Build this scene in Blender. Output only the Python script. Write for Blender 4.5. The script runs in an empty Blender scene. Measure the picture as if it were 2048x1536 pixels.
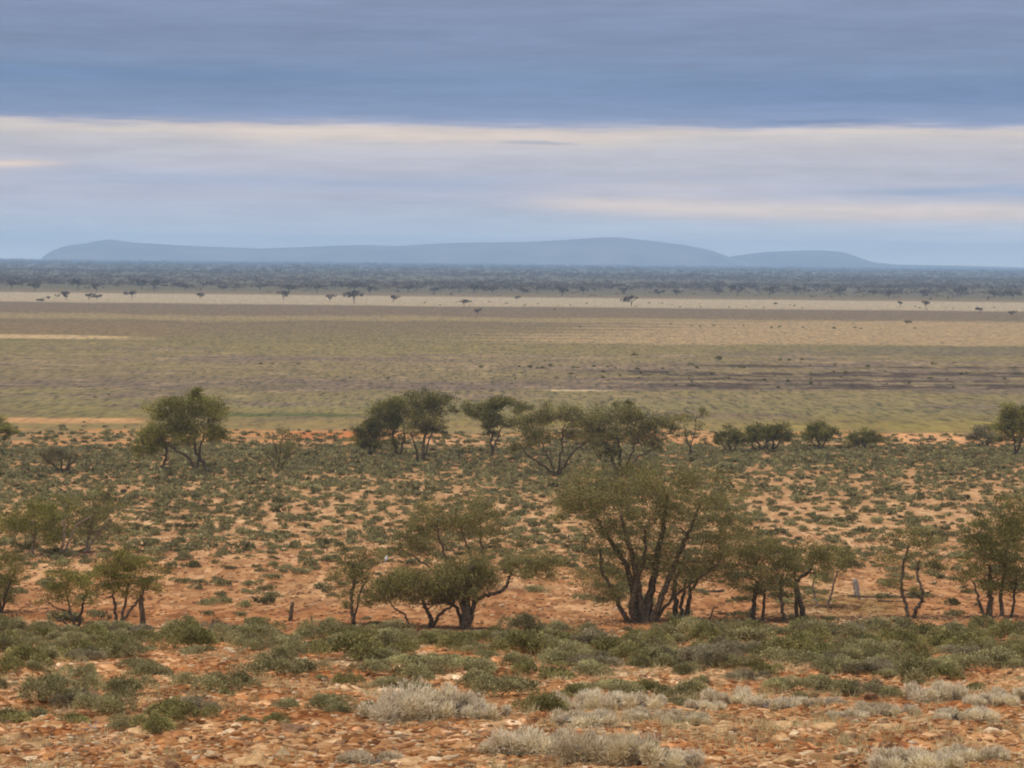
import bpy, math, random
import numpy as np
from mathutils import Matrix, Vector

rng = np.random.default_rng(7)
random.seed(7)
C = bpy.context.scene.collection
R = math.radians

# ------------------------------------------------------------------ camera
FPX = 4817.0                     # focal length in photo pixels (2048 wide)
CAM_Z = 25.2
PITCH = math.atan(248 / FPX)
ROLL = R(0.58)
cam_data = bpy.data.cameras.new('camera')
cam_data.sensor_width = 36.0
cam_data.lens = FPX / 2048 * 36.0
cam_data.clip_start = 0.5
cam_data.clip_end = 60000
cam = bpy.data.objects.new('camera', cam_data)
C.objects.link(cam)
Mrot = Matrix.Rotation(math.pi / 2 - PITCH, 4, 'X') @ Matrix.Rotation(ROLL, 4, 'Z')
cam.matrix_world = Matrix.Translation((0, 0, CAM_Z)) @ Mrot
bpy.context.scene.camera = cam
MR = np.array(Mrot.to_3x3())
CAM = np.array([0, 0, CAM_Z])

def ray(px, py):
    v = MR @ np.array([(px - 1024) / FPX, -(py - 768) / FPX, -1.0])
    return v / v[1]              # per metre forward

def project(P):
    L = (P - CAM) @ MR           # = MR^T (P-CAM)
    z = np.minimum(L[..., 2], -1e-3)
    return 1024 + FPX * L[..., 0] / -z, 768 - FPX * L[..., 1] / -z

def on_plane(px, py, Y):
    return CAM + ray(px, py) * Y

# ------------------------------------------------------------------ noise
def _hash(ix, iy, s):
    h = (ix.astype(np.int64) * 374761393 + iy.astype(np.int64) * 668265263 + s * 1442695041) & 0x7fffffff
    h = ((h ^ (h >> 13)) * 1274126177) & 0x7fffffff
    return ((h ^ (h >> 16)) & 0xffff) / 65535.0

def vnoise(x, y, s=0):
    x = np.asarray(x, float); y = np.asarray(y, float)
    ix = np.floor(x); iy = np.floor(y); fx = x - ix; fy = y - iy
    fx = fx * fx * (3 - 2 * fx); fy = fy * fy * (3 - 2 * fy)
    a = _hash(ix, iy, s); b = _hash(ix + 1, iy, s); c = _hash(ix, iy + 1, s); d = _hash(ix + 1, iy + 1, s)
    return (a * (1 - fx) + b * fx) * (1 - fy) + (c * (1 - fx) + d * fx) * fy

def fbm(x, y, s=0, n=4):
    t = 0; amp = 0.5; tot = 0
    for k in range(n):
        t = t + amp * vnoise(x * 2**k, y * 2**k, s + 17 * k); tot += amp; amp *= 0.55
    return t / tot

def sstep(a, b, v):
    t = np.clip((v - a) / (b - a), 0, 1)
    return t * t * (3 - 2 * t)

# ------------------------------------------------------------------ terrain
prof_d = np.array([-400, -60, 0, 4, 24, 29.5, 34, 40.5, 49, 60, 66, 80, 95, 107, 112, 135, 165, 215, 255, 300, 340, 420, 600, 60000])
prof_h = np.array([1.7, 1.7, 1.7, 2.2, 5.15, 5.75, 6.28, 7.05, 8.08, 9.5, 10.6, 13.3, 15.3, 16.5, 16.95, 18.5, 19.9, 21.4, 22.8, 23.75, 24.7, 25.15, 25.2, 25.2])

def height(x, y):
    x = np.asarray(x, float); y = np.asarray(y, float)
    z = CAM_Z - np.interp(y, prof_d, prof_h)
    near = 1 - sstep(58, 75, y)
    mid = sstep(60, 100, y) * (1 - sstep(330, 420, y))
    z = z + near * ((fbm(x / 6, y / 6, 3) - 0.5) * 0.45 + (fbm(x / 1.1, y / 1.1, 5) - 0.5) * 0.13)
    z = z + mid * ((fbm(x / 30, y / 30, 9) - 0.5) * 0.9 + (fbm(x / 4, y / 4, 11) - 0.5) * 0.2)
    z = z + sstep(15, 30, y) * near * (fbm(x / 0.28, y / 0.28, 21, 3) - 0.5) * 0.17
    return z

def ground_at(px, py):
    v = ray(px, py)
    ys = np.concatenate([np.arange(20, 420, 0.1), np.geomspace(420, 15000, 3000)])
    P = CAM + v * ys[:, None]
    below = P[:, 2] <= height(P[:, 0], P[:, 1])
    i = int(np.argmax(below)) if below.any() else len(ys) - 1
    p = P[i].copy(); p[2] = float(height(p[0], p[1]))
    return p

# ------------------------------------------------------------------ helpers
def tag(o, label=None, cat=None, group=None, kind=None):
    if label: o['label'] = label
    if cat: o['category'] = cat
    if group: o['group'] = group
    if kind: o['kind'] = kind
    return o

def make_mesh(name, V, F, mat, tint=None, smooth=False, color=None):
    """V (n,3); F (m,k) all faces same size"""
    V = np.asarray(V, np.float32); F = np.asarray(F, np.int32)
    me = bpy.data.meshes.new(name)
    me.vertices.add(len(V)); me.vertices.foreach_set('co', V.ravel())
    k = F.shape[1]
    me.loops.add(F.size); me.loops.foreach_set('vertex_index', F.ravel())
    me.polygons.add(len(F)); me.polygons.foreach_set('loop_start', np.arange(0, F.size, k, dtype=np.int32))
    me.polygons.foreach_set('loop_total', np.full(len(F), k, np.int32))
    if smooth: me.polygons.foreach_set('use_smooth', np.ones(len(F), bool))
    me.update(calc_edges=True)
    if tint is not None:
        a = me.attributes.new('tint', 'FLOAT', 'POINT'); a.data.foreach_set('value', np.asarray(tint, np.float32))
    if color is not None:
        a = me.attributes.new('soil', 'FLOAT_COLOR', 'POINT')
        a.data.foreach_set('color', np.c_[color, np.ones(len(V))].astype(np.float32).ravel())
    if mat: me.materials.append(mat)
    return me

def link(name, me, parent=None, loc=None, rot=None, scale=None):
    o = bpy.data.objects.new(name, me); C.objects.link(o)
    if parent: o.parent = parent
    if loc is not None: o.location = tuple(float(v) for v in loc)
    if rot is not None: o.rotation_euler = rot
    if scale is not None: o.scale = scale
    return o

def norm(a):
    return a / (np.linalg.norm(a, axis=-1, keepdims=True) + 1e-9)

def leaf_tris(Cn, Dr, L, W):
    n = len(Cn)
    Dr = norm(Dr)
    S = norm(np.cross(Dr, rng.normal(size=(n, 3))))
    L = np.broadcast_to(L, (n,))[:, None]; W = np.broadcast_to(W, (n,))[:, None]
    V = np.stack([Cn - Dr * L * .5 - S * W * .35, Cn - Dr * L * .1 + S * W * .65, Cn + Dr * L * .5], 1).reshape(-1, 3)
    return V, np.arange(3 * n).reshape(n, 3)

def tube(P, rad, sides=6):
    P = np.asarray(P, float); n = len(P)
    T = np.gradient(P, axis=0); T = norm(T)
    ref = np.array([0.13, 1, 0.1]); A = norm(np.cross(T, ref)); B = np.cross(T, A)
    an = np.linspace(0, 2 * np.pi, sides, endpoint=False)
    wob = 1 + 0.12 * np.sin(an * 3 + np.arange(n)[:, None] * 1.7)
    ring = (np.cos(an)[None, :, None] * A[:, None] + np.sin(an)[None, :, None] * B[:, None]) * (np.asarray(rad)[:, None] * wob)[:, :, None]
    V = (P[:, None] + ring).reshape(-1, 3)
    F = []
    for i in range(n - 1):
        for j in range(sides):
            a = i * sides + j; b = i * sides + (j + 1) % sides
            F.append((a, b, b + sides)); F.append((a, b + sides, a + sides))
    V = np.vstack([V, P[-1] + T[-1] * rad[-1], P[0]])
    m = len(V)
    for j in range(sides):
        a = (n - 1) * sides + j; b = (n - 1) * sides + (j + 1) % sides
        F.append((a, b, m - 2)); F.append(((j + 1) % sides, j, m - 1))
    return V, np.array(F)

def merge(parts):
    Vs, Fs, o = [], [], 0
    for V, F in parts:
        Vs.append(V); Fs.append(F + o); o += len(V)
    return np.vstack(Vs), np.vstack(Fs)

# ------------------------------------------------------------------ materials
def new_mat(name):
    m = bpy.data.materials.new(name); m.use_nodes = True
    nt = m.node_tree; nt.nodes.clear()
    out = nt.nodes.new('ShaderNodeOutputMaterial')
    return m, nt, out

def N(nt, t, **kw):
    n = nt.nodes.new(t)
    for k, v in kw.items(): setattr(n, k, v)
    return n

def rgb(c): return (c[0], c[1], c[2], 1)

def leaf_material(name, dark, light, transl=0.3):
    m, nt, out = new_mat(name)
    at = N(nt, 'ShaderNodeAttribute', attribute_name='tint')
    cr = N(nt, 'ShaderNodeValToRGB')
    cr.color_ramp.elements[0].color = rgb(dark); cr.color_ramp.elements[1].color = rgb(light)
    nt.links.new(at.outputs['Fac'], cr.inputs['Fac'])
    tc = N(nt, 'ShaderNodeTexCoord'); no = N(nt, 'ShaderNodeTexNoise'); no.inputs['Scale'].default_value = 1.3
    nt.links.new(tc.outputs['Object'], no.inputs['Vector'])
    mx = N(nt, 'ShaderNodeMix', data_type='RGBA', blend_type='MULTIPLY'); mx.inputs['Factor'].default_value = .5
    nt.links.new(cr.outputs['Color'], mx.inputs['A'])
    c2 = N(nt, 'ShaderNodeValToRGB'); c2.color_ramp.elements[0].position = .35; c2.color_ramp.elements[1].position = .65
    c2.color_ramp.elements[0].color = (.6, .55, .55, 1); c2.color_ramp.elements[1].color = (1.15, 1.15, 1.0, 1)
    nt.links.new(no.outputs['Fac'], c2.inputs['Fac']); nt.links.new(c2.outputs['Color'], mx.inputs['B'])
    d = N(nt, 'ShaderNodeBsdfDiffuse'); t = N(nt, 'ShaderNodeBsdfTranslucent'); ms = N(nt, 'ShaderNodeMixShader')
    ms.inputs['Fac'].default_value = transl
    nt.links.new(mx.outputs['Result'], d.inputs['Color']); nt.links.new(mx.outputs['Result'], t.inputs['Color'])
    nt.links.new(d.outputs[0], ms.inputs[1]); nt.links.new(t.outputs[0], ms.inputs[2]); nt.links.new(ms.outputs[0], out.inputs['Surface'])
    return m

def noisy_material(name, c1, c2, scale=6, rough=.9, bump=.4, c3=None):
    m, nt, out = new_mat(name)
    tc = N(nt, 'ShaderNodeTexCoord'); no = N(nt, 'ShaderNodeTexNoise'); no.inputs['Scale'].default_value = scale
    no.inputs['Detail'].default_value = 8
    nt.links.new(tc.outputs['Object'], no.inputs['Vector'])
    cr = N(nt, 'ShaderNodeValToRGB'); cr.color_ramp.elements[0].position = .35; cr.color_ramp.elements[1].position = .65
    cr.color_ramp.elements[0].color = rgb(c1); cr.color_ramp.elements[1].color = rgb(c2)
    if c3:
        e = cr.color_ramp.elements.new(.72); e.color = rgb(c3)
    nt.links.new(no.outputs['Fac'], cr.inputs['Fac'])
    b = N(nt, 'ShaderNodeBsdfPrincipled'); b.inputs['Roughness'].default_value = rough
    b.inputs['Specular IOR Level'].default_value = .15
    oi = N(nt, 'ShaderNodeObjectInfo')
    mr = N(nt, 'ShaderNodeMapRange'); mr.inputs['To Min'].default_value = .75; mr.inputs['To Max'].default_value = 1.2
    nt.links.new(oi.outputs['Random'], mr.inputs['Value'])
    sc = N(nt, 'ShaderNodeVectorMath', operation='SCALE')
    nt.links.new(cr.outputs['Color'], sc.inputs[0]); nt.links.new(mr.outputs['Result'], sc.inputs['Scale'])
    nt.links.new(sc.outputs[0], b.inputs['Base Color'])
    bp = N(nt, 'ShaderNodeBump'); bp.inputs['Strength'].default_value = bump; bp.inputs['Distance'].default_value = .03
    nt.links.new(no.outputs['Fac'], bp.inputs['Height']); nt.links.new(bp.outputs[0], b.inputs['Normal'])
    nt.links.new(b.outputs[0], out.inputs['Surface'])
    return m

bark = noisy_material('bark', (.045, .032, .020), (.14, .105, .065), 9)
bark_pale = noisy_material('bark_pale', (.12, .09, .065), (.30, .23, .17), 9)
deadwood = noisy_material('deadwood', (.16, .13, .11), (.34, .29, .25), 12)
leaf_olive = leaf_material('leaf_olive', (.085, .076, .027), (.41, .375, .145))
leaf_green = leaf_material('leaf_green', (.082, .078, .020), (.41, .385, .105))
leaf_dark = leaf_material('leaf_dark', (.078, .074, .024), (.32, .30, .095))
leaf_grey = leaf_material('leaf_grey', (.11, .096, .05), (.40, .35, .19))
leaf_far = leaf_material('leaf_far', (.056, .035, .019), (.185, .13, .07), .1)
bush_leaf = leaf_material('saltbush_leaf', (.088, .079, .034), (.54, .49, .25), .25)
bush_leaf_green = leaf_material('saltbush_leaf_green', (.088, .082, .030), (.52, .475, .20), .25)
bush_leaf_grey = leaf_material('saltbush_leaf_grey', (.12, .10, .06), (.50, .44, .28), .25)
scrub_leaf = leaf_material('scrub_leaf', (.080, .074, .034), (.45, .41, .20), .2)
cream_leaf = leaf_material('cream_leaf', (.46, .36, .20), (.95, .86, .66), .3)
cream_flower = leaf_material('cream_flower', (.62, .56, .46), (.86, .82, .72), .3)
grass_leaf = leaf_material('grass_leaf', (.24, .21, .09), (.74, .63, .38), .3)
mat_rock = [noisy_material('stone_rust', (.26, .105, .035), (.48, .23, .085), 5, c3=(.56, .31, .13)),
            noisy_material('stone_tan', (.34, .20, .085), (.56, .36, .18), 6, c3=(.66, .46, .26)),
            noisy_material('stone_cream', (.46, .32, .18), (.70, .54, .34), 6, c3=(.54, .32, .15)),
            noisy_material('stone_brown', (.13, .065, .032), (.32, .18, .09), 6, c3=(.42, .25, .13))]

def ground_material():
    m, nt, out = new_mat('desert_soil')
    at = N(nt, 'ShaderNodeAttribute', attribute_name='soil')
    geo = N(nt, 'ShaderNodeNewGeometry')
    sep = N(nt, 'ShaderNodeSeparateXYZ'); nt.links.new(geo.outputs['Position'], sep.inputs[0])
    def rng_mask(a, b):      # 1 below a, 0 above b in forward distance
        mr = N(nt, 'ShaderNodeMapRange', interpolation_type='SMOOTHSTEP')
        mr.inputs['From Min'].default_value = a; mr.inputs['From Max'].default_value = b
        mr.inputs['To Min'].default_value = 1; mr.inputs['To Max'].default_value = 0
        nt.links.new(sep.outputs['Y'], mr.inputs['Value']); return mr.outputs['Result']
    def noise(scale, detail=5, vec=None, rough=.6):
        n = N(nt, 'ShaderNodeTexNoise'); n.inputs['Scale'].default_value = scale; n.inputs['Detail'].default_value = detail
        n.inputs['Roughness'].default_value = rough
        nt.links.new(vec or geo.outputs['Position'], n.inputs['Vector']); return n.outputs['Fac']
    def ramp(fac, stops):
        c = N(nt, 'ShaderNodeValToRGB'); e = c.color_ramp.elements
        e[0].position, e[0].color = stops[0][0], rgb(stops[0][1]); e[1].position, e[1].color = stops[-1][0], rgb(stops[-1][1])
        for p, col in stops[1:-1]:
            q = e.new(p); q.color = rgb(col)
        nt.links.new(fac, c.inputs['Fac']); return c.outputs['Color']
    def mult(a, b, fac=1.0):
        x = N(nt, 'ShaderNodeMix', data_type='RGBA', blend_type='MULTIPLY')
        if isinstance(fac, float): x.inputs['Factor'].default_value = fac
        else: nt.links.new(fac, x.inputs['Factor'])
        nt.links.new(a, x.inputs['A']); nt.links.new(b, x.inputs['B']); return x.outputs['Result']
    col = at.outputs['Color']
    # broad speckle everywhere
    col = mult(col, ramp(noise(.45, 8), [(.3, (.78, .76, .76)), (.7, (1.2, 1.2, 1.2))]))
    # plain: tufted grass mottling, metre scale
    far = N(nt, 'ShaderNodeMath', operation='SUBTRACT'); far.inputs[0].default_value = 1; nt.links.new(rng_mask(300, 420), far.inputs[1])
    mp = N(nt, 'ShaderNodeMapping'); mp.inputs['Scale'].default_value = (.22, .035, 1); nt.links.new(geo.outputs['Position'], mp.inputs['Vector'])
    col = mult(col, ramp(noise(1.0, 10, mp.outputs[0], .75), [(.36, (.72, .73, .73)), (.47, (.97, .97, .97)), (.64, (1.22, 1.2, 1.15))]), far.outputs[0])
    mp2 = N(nt, 'ShaderNodeMapping'); mp2.inputs['Scale'].default_value = (.9, .12, 1); nt.links.new(geo.outputs['Position'], mp2.inputs['Vector'])
    col = mult(col, ramp(noise(1.0, 6, mp2.outputs[0], .7), [(.40, (.42, .44, .40)), (.47, (1, 1, 1)), (.60, (1.3, 1.25, 1.12))]), far.outputs[0])
    # small stones, near and middle distance
    def stones(scale, a, b, bumps):
        v = N(nt, 'ShaderNodeTexVoronoi', feature='F1'); v.inputs['Scale'].default_value = scale
        v.inputs['Randomness'].default_value = 1
        nz = N(nt, 'ShaderNodeTexNoise'); nz.inputs['Scale'].default_value = scale * .8
        nt.links.new(geo.outputs['Position'], nz.inputs['Vector'])
        add = N(nt, 'ShaderNodeMix', data_type='RGBA'); add.inputs['Factor'].default_value = .06
        mpp = N(nt, 'ShaderNodeMapping'); mpp.inputs['Scale'].default_value = (1, a or 1, 1); nt.links.new(geo.outputs['Position'], mpp.inputs['Vector'])
        nt.links.new(mpp.outputs[0], add.inputs['A']); nt.links.new(nz.outputs['Color'], add.inputs['B'])
        nt.links.new(add.outputs['Result'], v.inputs['Vector'])
        s = N(nt, 'ShaderNodeSeparateColor'); nt.links.new(v.outputs['Color'], s.inputs[0])
        tone = ramp(s.outputs[0], [(0, (.35, .28, .24)), (.22, (.75, .66, .58)), (.5, (1.0, 1.0, 1.0)), (.8, (1.35, 1.45, 1.6)), (1, (1.75, 2.05, 2.6))])
        return tone, v.outputs['Distance']
    t1, d1 = stones(9, 0, 0, 1)
    col = mult(col, t1, rng_mask(40, 75))
    t2, d2 = stones(2.6, .22, 0, 1)
    fm = N(nt, 'ShaderNodeMath', operation='MULTIPLY'); fm.inputs[1].default_value = .6
    nt.links.new(rng_mask(130, 330), fm.inputs[0])
    col = mult(col, t2, fm.outputs[0])
    b = N(nt, 'ShaderNodeBsdfPrincipled'); b.inputs['Roughness'].default_value = .95; b.inputs['Specular IOR Level'].default_value = .08
    nt.links.new(col, b.inputs['Base Color'])
    bp = N(nt, 'ShaderNodeBump'); bp.inputs['Distance'].default_value = .05; bp.invert = True
    nt.links.new(rng_mask(60, 250), bp.inputs['Strength'])
    nt.links.new(d1, bp.inputs['Height']); nt.links.new(bp.outputs[0], b.inputs['Normal'])
    nt.links.new(b.outputs[0], out.inputs['Surface'])
    return m

# ------------------------------------------------------------------ ground sheet
def soil_color(X, Y, Z):
    P = np.stack([X, Y, Z], -1)
    px, py = project(P)
    py = np.where(Y < 5, 3000, py)
    q = py - (px - 1024) * math.tan(ROLL) * np.clip((900 - py) / 300, 0, 1)   # bands follow the land, level
    col = np.zeros(X.shape + (3,)); 
    def c(*v): return np.array(v)
    # streaky wobble of the band edges
    w = (fbm(px / 420 + 3, q / 60, 31) - .5) * 14
    w2 = (fbm(px / 90, q / 5, 35) - .5) * 6
    qq = q + (w + w2) * np.clip((q - 590) / 80, .1, 1)
    stops = [(500, (.20, .16, .11)), (585, (.20, .17, .10)), (591, (.30, .22, .14)), (593, (.30, .22, .14)), (596, (.62, .51, .41)), (612, (.60, .49, .38)),
             (615, (.27, .20, .14)), (633, (.28, .20, .13)), (637, (.42, .32, .19)), (643, (.40, .31, .18)), (647, (.27, .20, .12)), (664, (.28, .215, .125)),
             (682, (.30, .24, .13)), (700, (.25, .225, .105)), (726, (.27, .225, .14)), (752, (.25, .215, .125)), (770, (.20, .165, .13)), (780, (.20, .165, .13)),
             (786, (.25, .225, .115)), (800, (.25, .225, .13)), (820, (.25, .235, .125)), (838, (.24, .215, .115)), (850, (.30, .25, .13)), (862, (.30, .25, .14)),
             (885, (.33, .25, .15)), (900, (.46, .28, .16)), (960, (.52, .33, .20)), (1060, (.56, .36, .225)), (1150, (.50, .29, .17)), (1235, (.42, .21, .11)), (1300, (.46, .25, .14)), (1420, (.46, .26, .15)), (1536, (.47, .28, .165)), (3000, (.45, .27, .16))]
    xs = np.array([s[0] for s in stops], float); cs = np.array([s[1] for s in stops])
    for k in range(3): col[..., k] = np.interp(qq, xs, cs[:, k])
    def patch(mask, colour, amt=1.0):
        nonlocal col
        mk = (np.clip(mask, 0, 1) * amt)[..., None]
        col = col * (1 - mk) + np.array(colour) * mk
    def band(v, a, b, s): return sstep(a - s, a + s, v) * (1 - sstep(b - s, b + s, v))
    st = fbm(px / 160, q / 5.0, 41)       # long streaks
    st2 = fbm(px / 300 + 9, q / 9.0, 47)
    ed = (fbm(px / 120, q / 12, 43) - .5)
    # right: wide bare tan flat
    left_edge = 1250 - (q - 660) * 9
    patch(band(q + ed * 6, 637, 686, 2) * sstep(-260, 200, px + ed * 300 - left_edge + 120 * np.sin(q)), (.53, .385, .25))
    # left: pale sandy sliver and red ground above it
    patch(band(q + (px - 0) * -.008 + ed * 3, 676, 684 , 1.5) * (1 - sstep(190, 330, px + ed * 160)), (.72, .53, .34))
    patch(band(q + ed * 4, 652, 677, 3) * (1 - sstep(250, 500, px + ed * 300)), (.33, .215, .125), .5)
    # greyish ground on the right at 700-715
    patch(band(q + ed * 4, 690, 706, 2) * sstep(1500, 1750, px + ed * 400), (.19, .17, .12), .8)
    # olive/green-yellow growth across the plain
    patch(band(q, 690, 850, 12) * sstep(.50, .66, st), (.25, .225, .11), .5)
    patch(band(q, 700, 840, 10) * sstep(.56, .68, st2), (.21, .17, .14), .75)
    patch(band(q, 700, 800, 10) * sstep(.60, .72, fbm(px / 80, q / 2.4, 53)), (.42, .34, .23), .6)
    # dark ploughed-looking stripes on the right
    rt = sstep(1120, 1400, px + ed * 200)
    for a, b_ in ((727, 732), (742, 751), (755, 761), (765, 776), (741, 745)):
        patch(band(q + (px - 1500) * .0 + ed * 7, a, b_, 1.5) * rt * sstep(.36, .50, fbm(px / 40, q / 2.2, 57)), (.085, .062, .045), .92)
    # thin pale line
    patch(band(q + ed * 2, 779, 782, 1) * band(px, 1090, 1210, 30), (.7, .6, .42), .8)
    # bright grass in front of the red strips
    patch(band(q + ed * 10, 842, 858, 3) * sstep(700, 900, px) * (sstep(.45, .6, fbm(px / 110, q / 7, 61))), (.33, .30, .10), .8)
    patch(band(q, 846, 868, 4) * band(px + ed * 100, 1500, 2100, 60), (.30, .27, .11), .6)
    patch(band(q + ed * 4, 828, 834, 1.5) * band(px, 360, 720, 40), (.10, .13, .055), .8)
    # red earth strips between plain and scrub
    patch(band(q + ed * 6, 838, 848, 2) * (1 - sstep(250, 330, px)), (.62, .40, .24), .9)
    patch(band(q + ed * 10, 860, 893, 3) * sstep(.47, .55, fbm(px / 130, q / 3.2, 63, 3)), (.62, .34, .18), .9)
    patch(band(q + ed * 8, 864, 880, 2) * band(px + ed * 60, 560, 760, 40), (.62, .25, .12), .9)
    patch(band(q, 878, 888, 2) * band(px, 840, 990, 20), (.74, .46, .30))
    patch(band(q + ed * 6, 866, 888, 3) * band(px + ed * 50, 1770, 1930, 15), (.74, .45, .28))
    patch(band(q + ed * 6, 868, 884, 3) * band(px, 1270, 1440, 20), (.72, .42, .25), .85)
    # darker leaf litter and olive grass round the middle trees
    patch(band(py + ed * 20, 1185, 1240, 8) * band(px + ed * 80, 1560, 1800, 40), (.24, .19, .09), .6)
    # pale gravelly tone variation near
    patch(sstep(1250, 1280, py) * sstep(.5, .68, fbm(X / 2.2, Y / 2.2, 71)), (.60, .43, .29), .55)
    patch(sstep(1250, 1280, py) * sstep(.55, .68, fbm(X / 1.4, Y / 1.4, 73)), (.46, .19, .085), .6)
    patch(band(Y, 100, 330, 10) * sstep(.5, .7, fbm(X / 9, Y / 9, 75)), (.62, .42, .27), .5)
    lum = col.mean(-1, keepdims=True); col = lum + (col - lum) * np.array([1.12, 1.0, 1.12])
    col = col * np.where(Y[..., None] < 400, np.array([.68, .61, .455]), np.where(q[..., None] < 690, np.array([.53, .53, .43]), np.array([.66, .60, .51])))
    return np.clip(col, 0.015, .85)

def build_ground():
    tcount = 430
    rows_y = np.concatenate([np.array([-400, -150, -60, -20, 0, 4, 8, 12, 16, 19]), np.arange(21, 62, .055), np.arange(62, 106, .8), np.arange(106, 340, .45)])
    pyr = np.arange(520 + FPX * 25.2 / 341, 530.2, -.75)
    rows_far = FPX * 25.2 / (pyr - 520)
    rows_y = np.concatenate([rows_y, rows_far[rows_far < 14400], [14500]])
    s = np.linspace(-1, 1, tcount)
    s = np.concatenate([[-6, -3, -1.8, -1.3], s, [1.3, 1.8, 3, 6]])
    half = np.maximum(rows_y, 21) * .235 + .4
    X = s[None, :] * half[:, None]
    # wide skirts reach well outside the picture
    X[:, 0] = -np.maximum(400, half * 4.5) ; X[:, -1] = -X[:, 0]
    X[:, 1] = -np.maximum(120, half * 2.6); X[:, -2] = -X[:, 1]
    X[:, 2] = -np.maximum(40, half * 1.8); X[:, -3] = -X[:, 2]
    Y = np.broadcast_to(rows_y[:, None], X.shape).copy()
    Z = height(X, Y)
    col = soil_color(X, Y, Z)
    nr, nc = X.shape
    idx = np.arange(nr * nc).reshape(nr, nc)
    F = np.stack([idx[:-1, :-1], idx[:-1, 1:], idx[1:, 1:], idx[1:, :-1]], -1).reshape(-1, 4)
    me = make_mesh('ground', np.stack([X, Y, Z], -1).reshape(-1, 3), F, ground_material(), smooth=True, color=col.reshape(-1, 3))
    tag(link('ground', me), 'red stony desert soil giving way to a flat olive and tan plain', kind='structure')
build_ground()

# ------------------------------------------------------------------ hills
hill_mat = noisy_material('hill_scrub', (.10, .085, .06), (.17, .14, .10), .004, bump=0)
def build_hill(name, prof, D, depth, label):
    pts = [on_plane(px, py, D) for px, py in prof]
    xs = np.array([p[0] for p in pts]); zs = np.array([p[2] for p in pts])
    X = np.linspace(xs[0], xs[-1], 260); top = np.interp(X, xs, zs)
    k = np.ones(5) / 5; top[2:-2] = np.convolve(top, k, 'valid')
    v = np.linspace(-1, 1, 41)
    shape = np.cos(v * np.pi / 2) ** .8
    XX = np.broadcast_to(X[:, None], (260, 41)).copy()
    gull = (fbm(XX / 160 + 5, (v[None, :] * depth) / 400, 81) - .5) * 26 * (1 - np.abs(v[None, :])) * np.abs(v[None, :]) * 3
    ZZ = np.maximum(top, 0)[:, None] * shape[None, :] + gull * (top[:, None] / top.max())
    ZZ[:, 0] = -2; ZZ[:, -1] = -2
    YY = D + v[None, :] * depth * np.clip(top / top.max(), 0, 1)[:, None] ** .8 + (fbm(XX / 700, XX * 0, 83) - .5) * 60
    idx = np.arange(260 * 41).reshape(260, 41)
    F = np.stack([idx[:-1, :-1], idx[1:, :-1], idx[1:, 1:], idx[:-1, 1:]], -1).reshape(-1, 4)
    me = make_mesh(name, np.stack([XX, YY, ZZ], -1).reshape(-1, 3), F, hill_mat, smooth=True)
    tag(link('hill', me), label, kind='structure')
build_hill('hill', [(84, 524), (92, 514), (104, 504), (130, 493), (150, 489), (185, 486), (205, 480), (225, 478), (250, 484), (300, 487), (400, 493), (520, 497), (600, 494), (720, 490), (800, 492), (850, 488), (930, 485), (1050, 484), (1130, 480), (1200, 475), (1240, 475), (1300, 482), (1370, 490), (1420, 500), (1460, 515), (1530, 535)], 12000, 900, 'long low blue range of hills on the horizon')
build_hill('hill', [(1400, 535), (1440, 520), (1470, 512), (1530, 504), (1600, 501), (1640, 501), (1680, 504), (1700, 510), (1740, 524), (1790, 529), (1900, 531), (2060, 535), (2300, 540)], 12600, 800, 'small rounded blue hill at the right end of the distant range')

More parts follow.
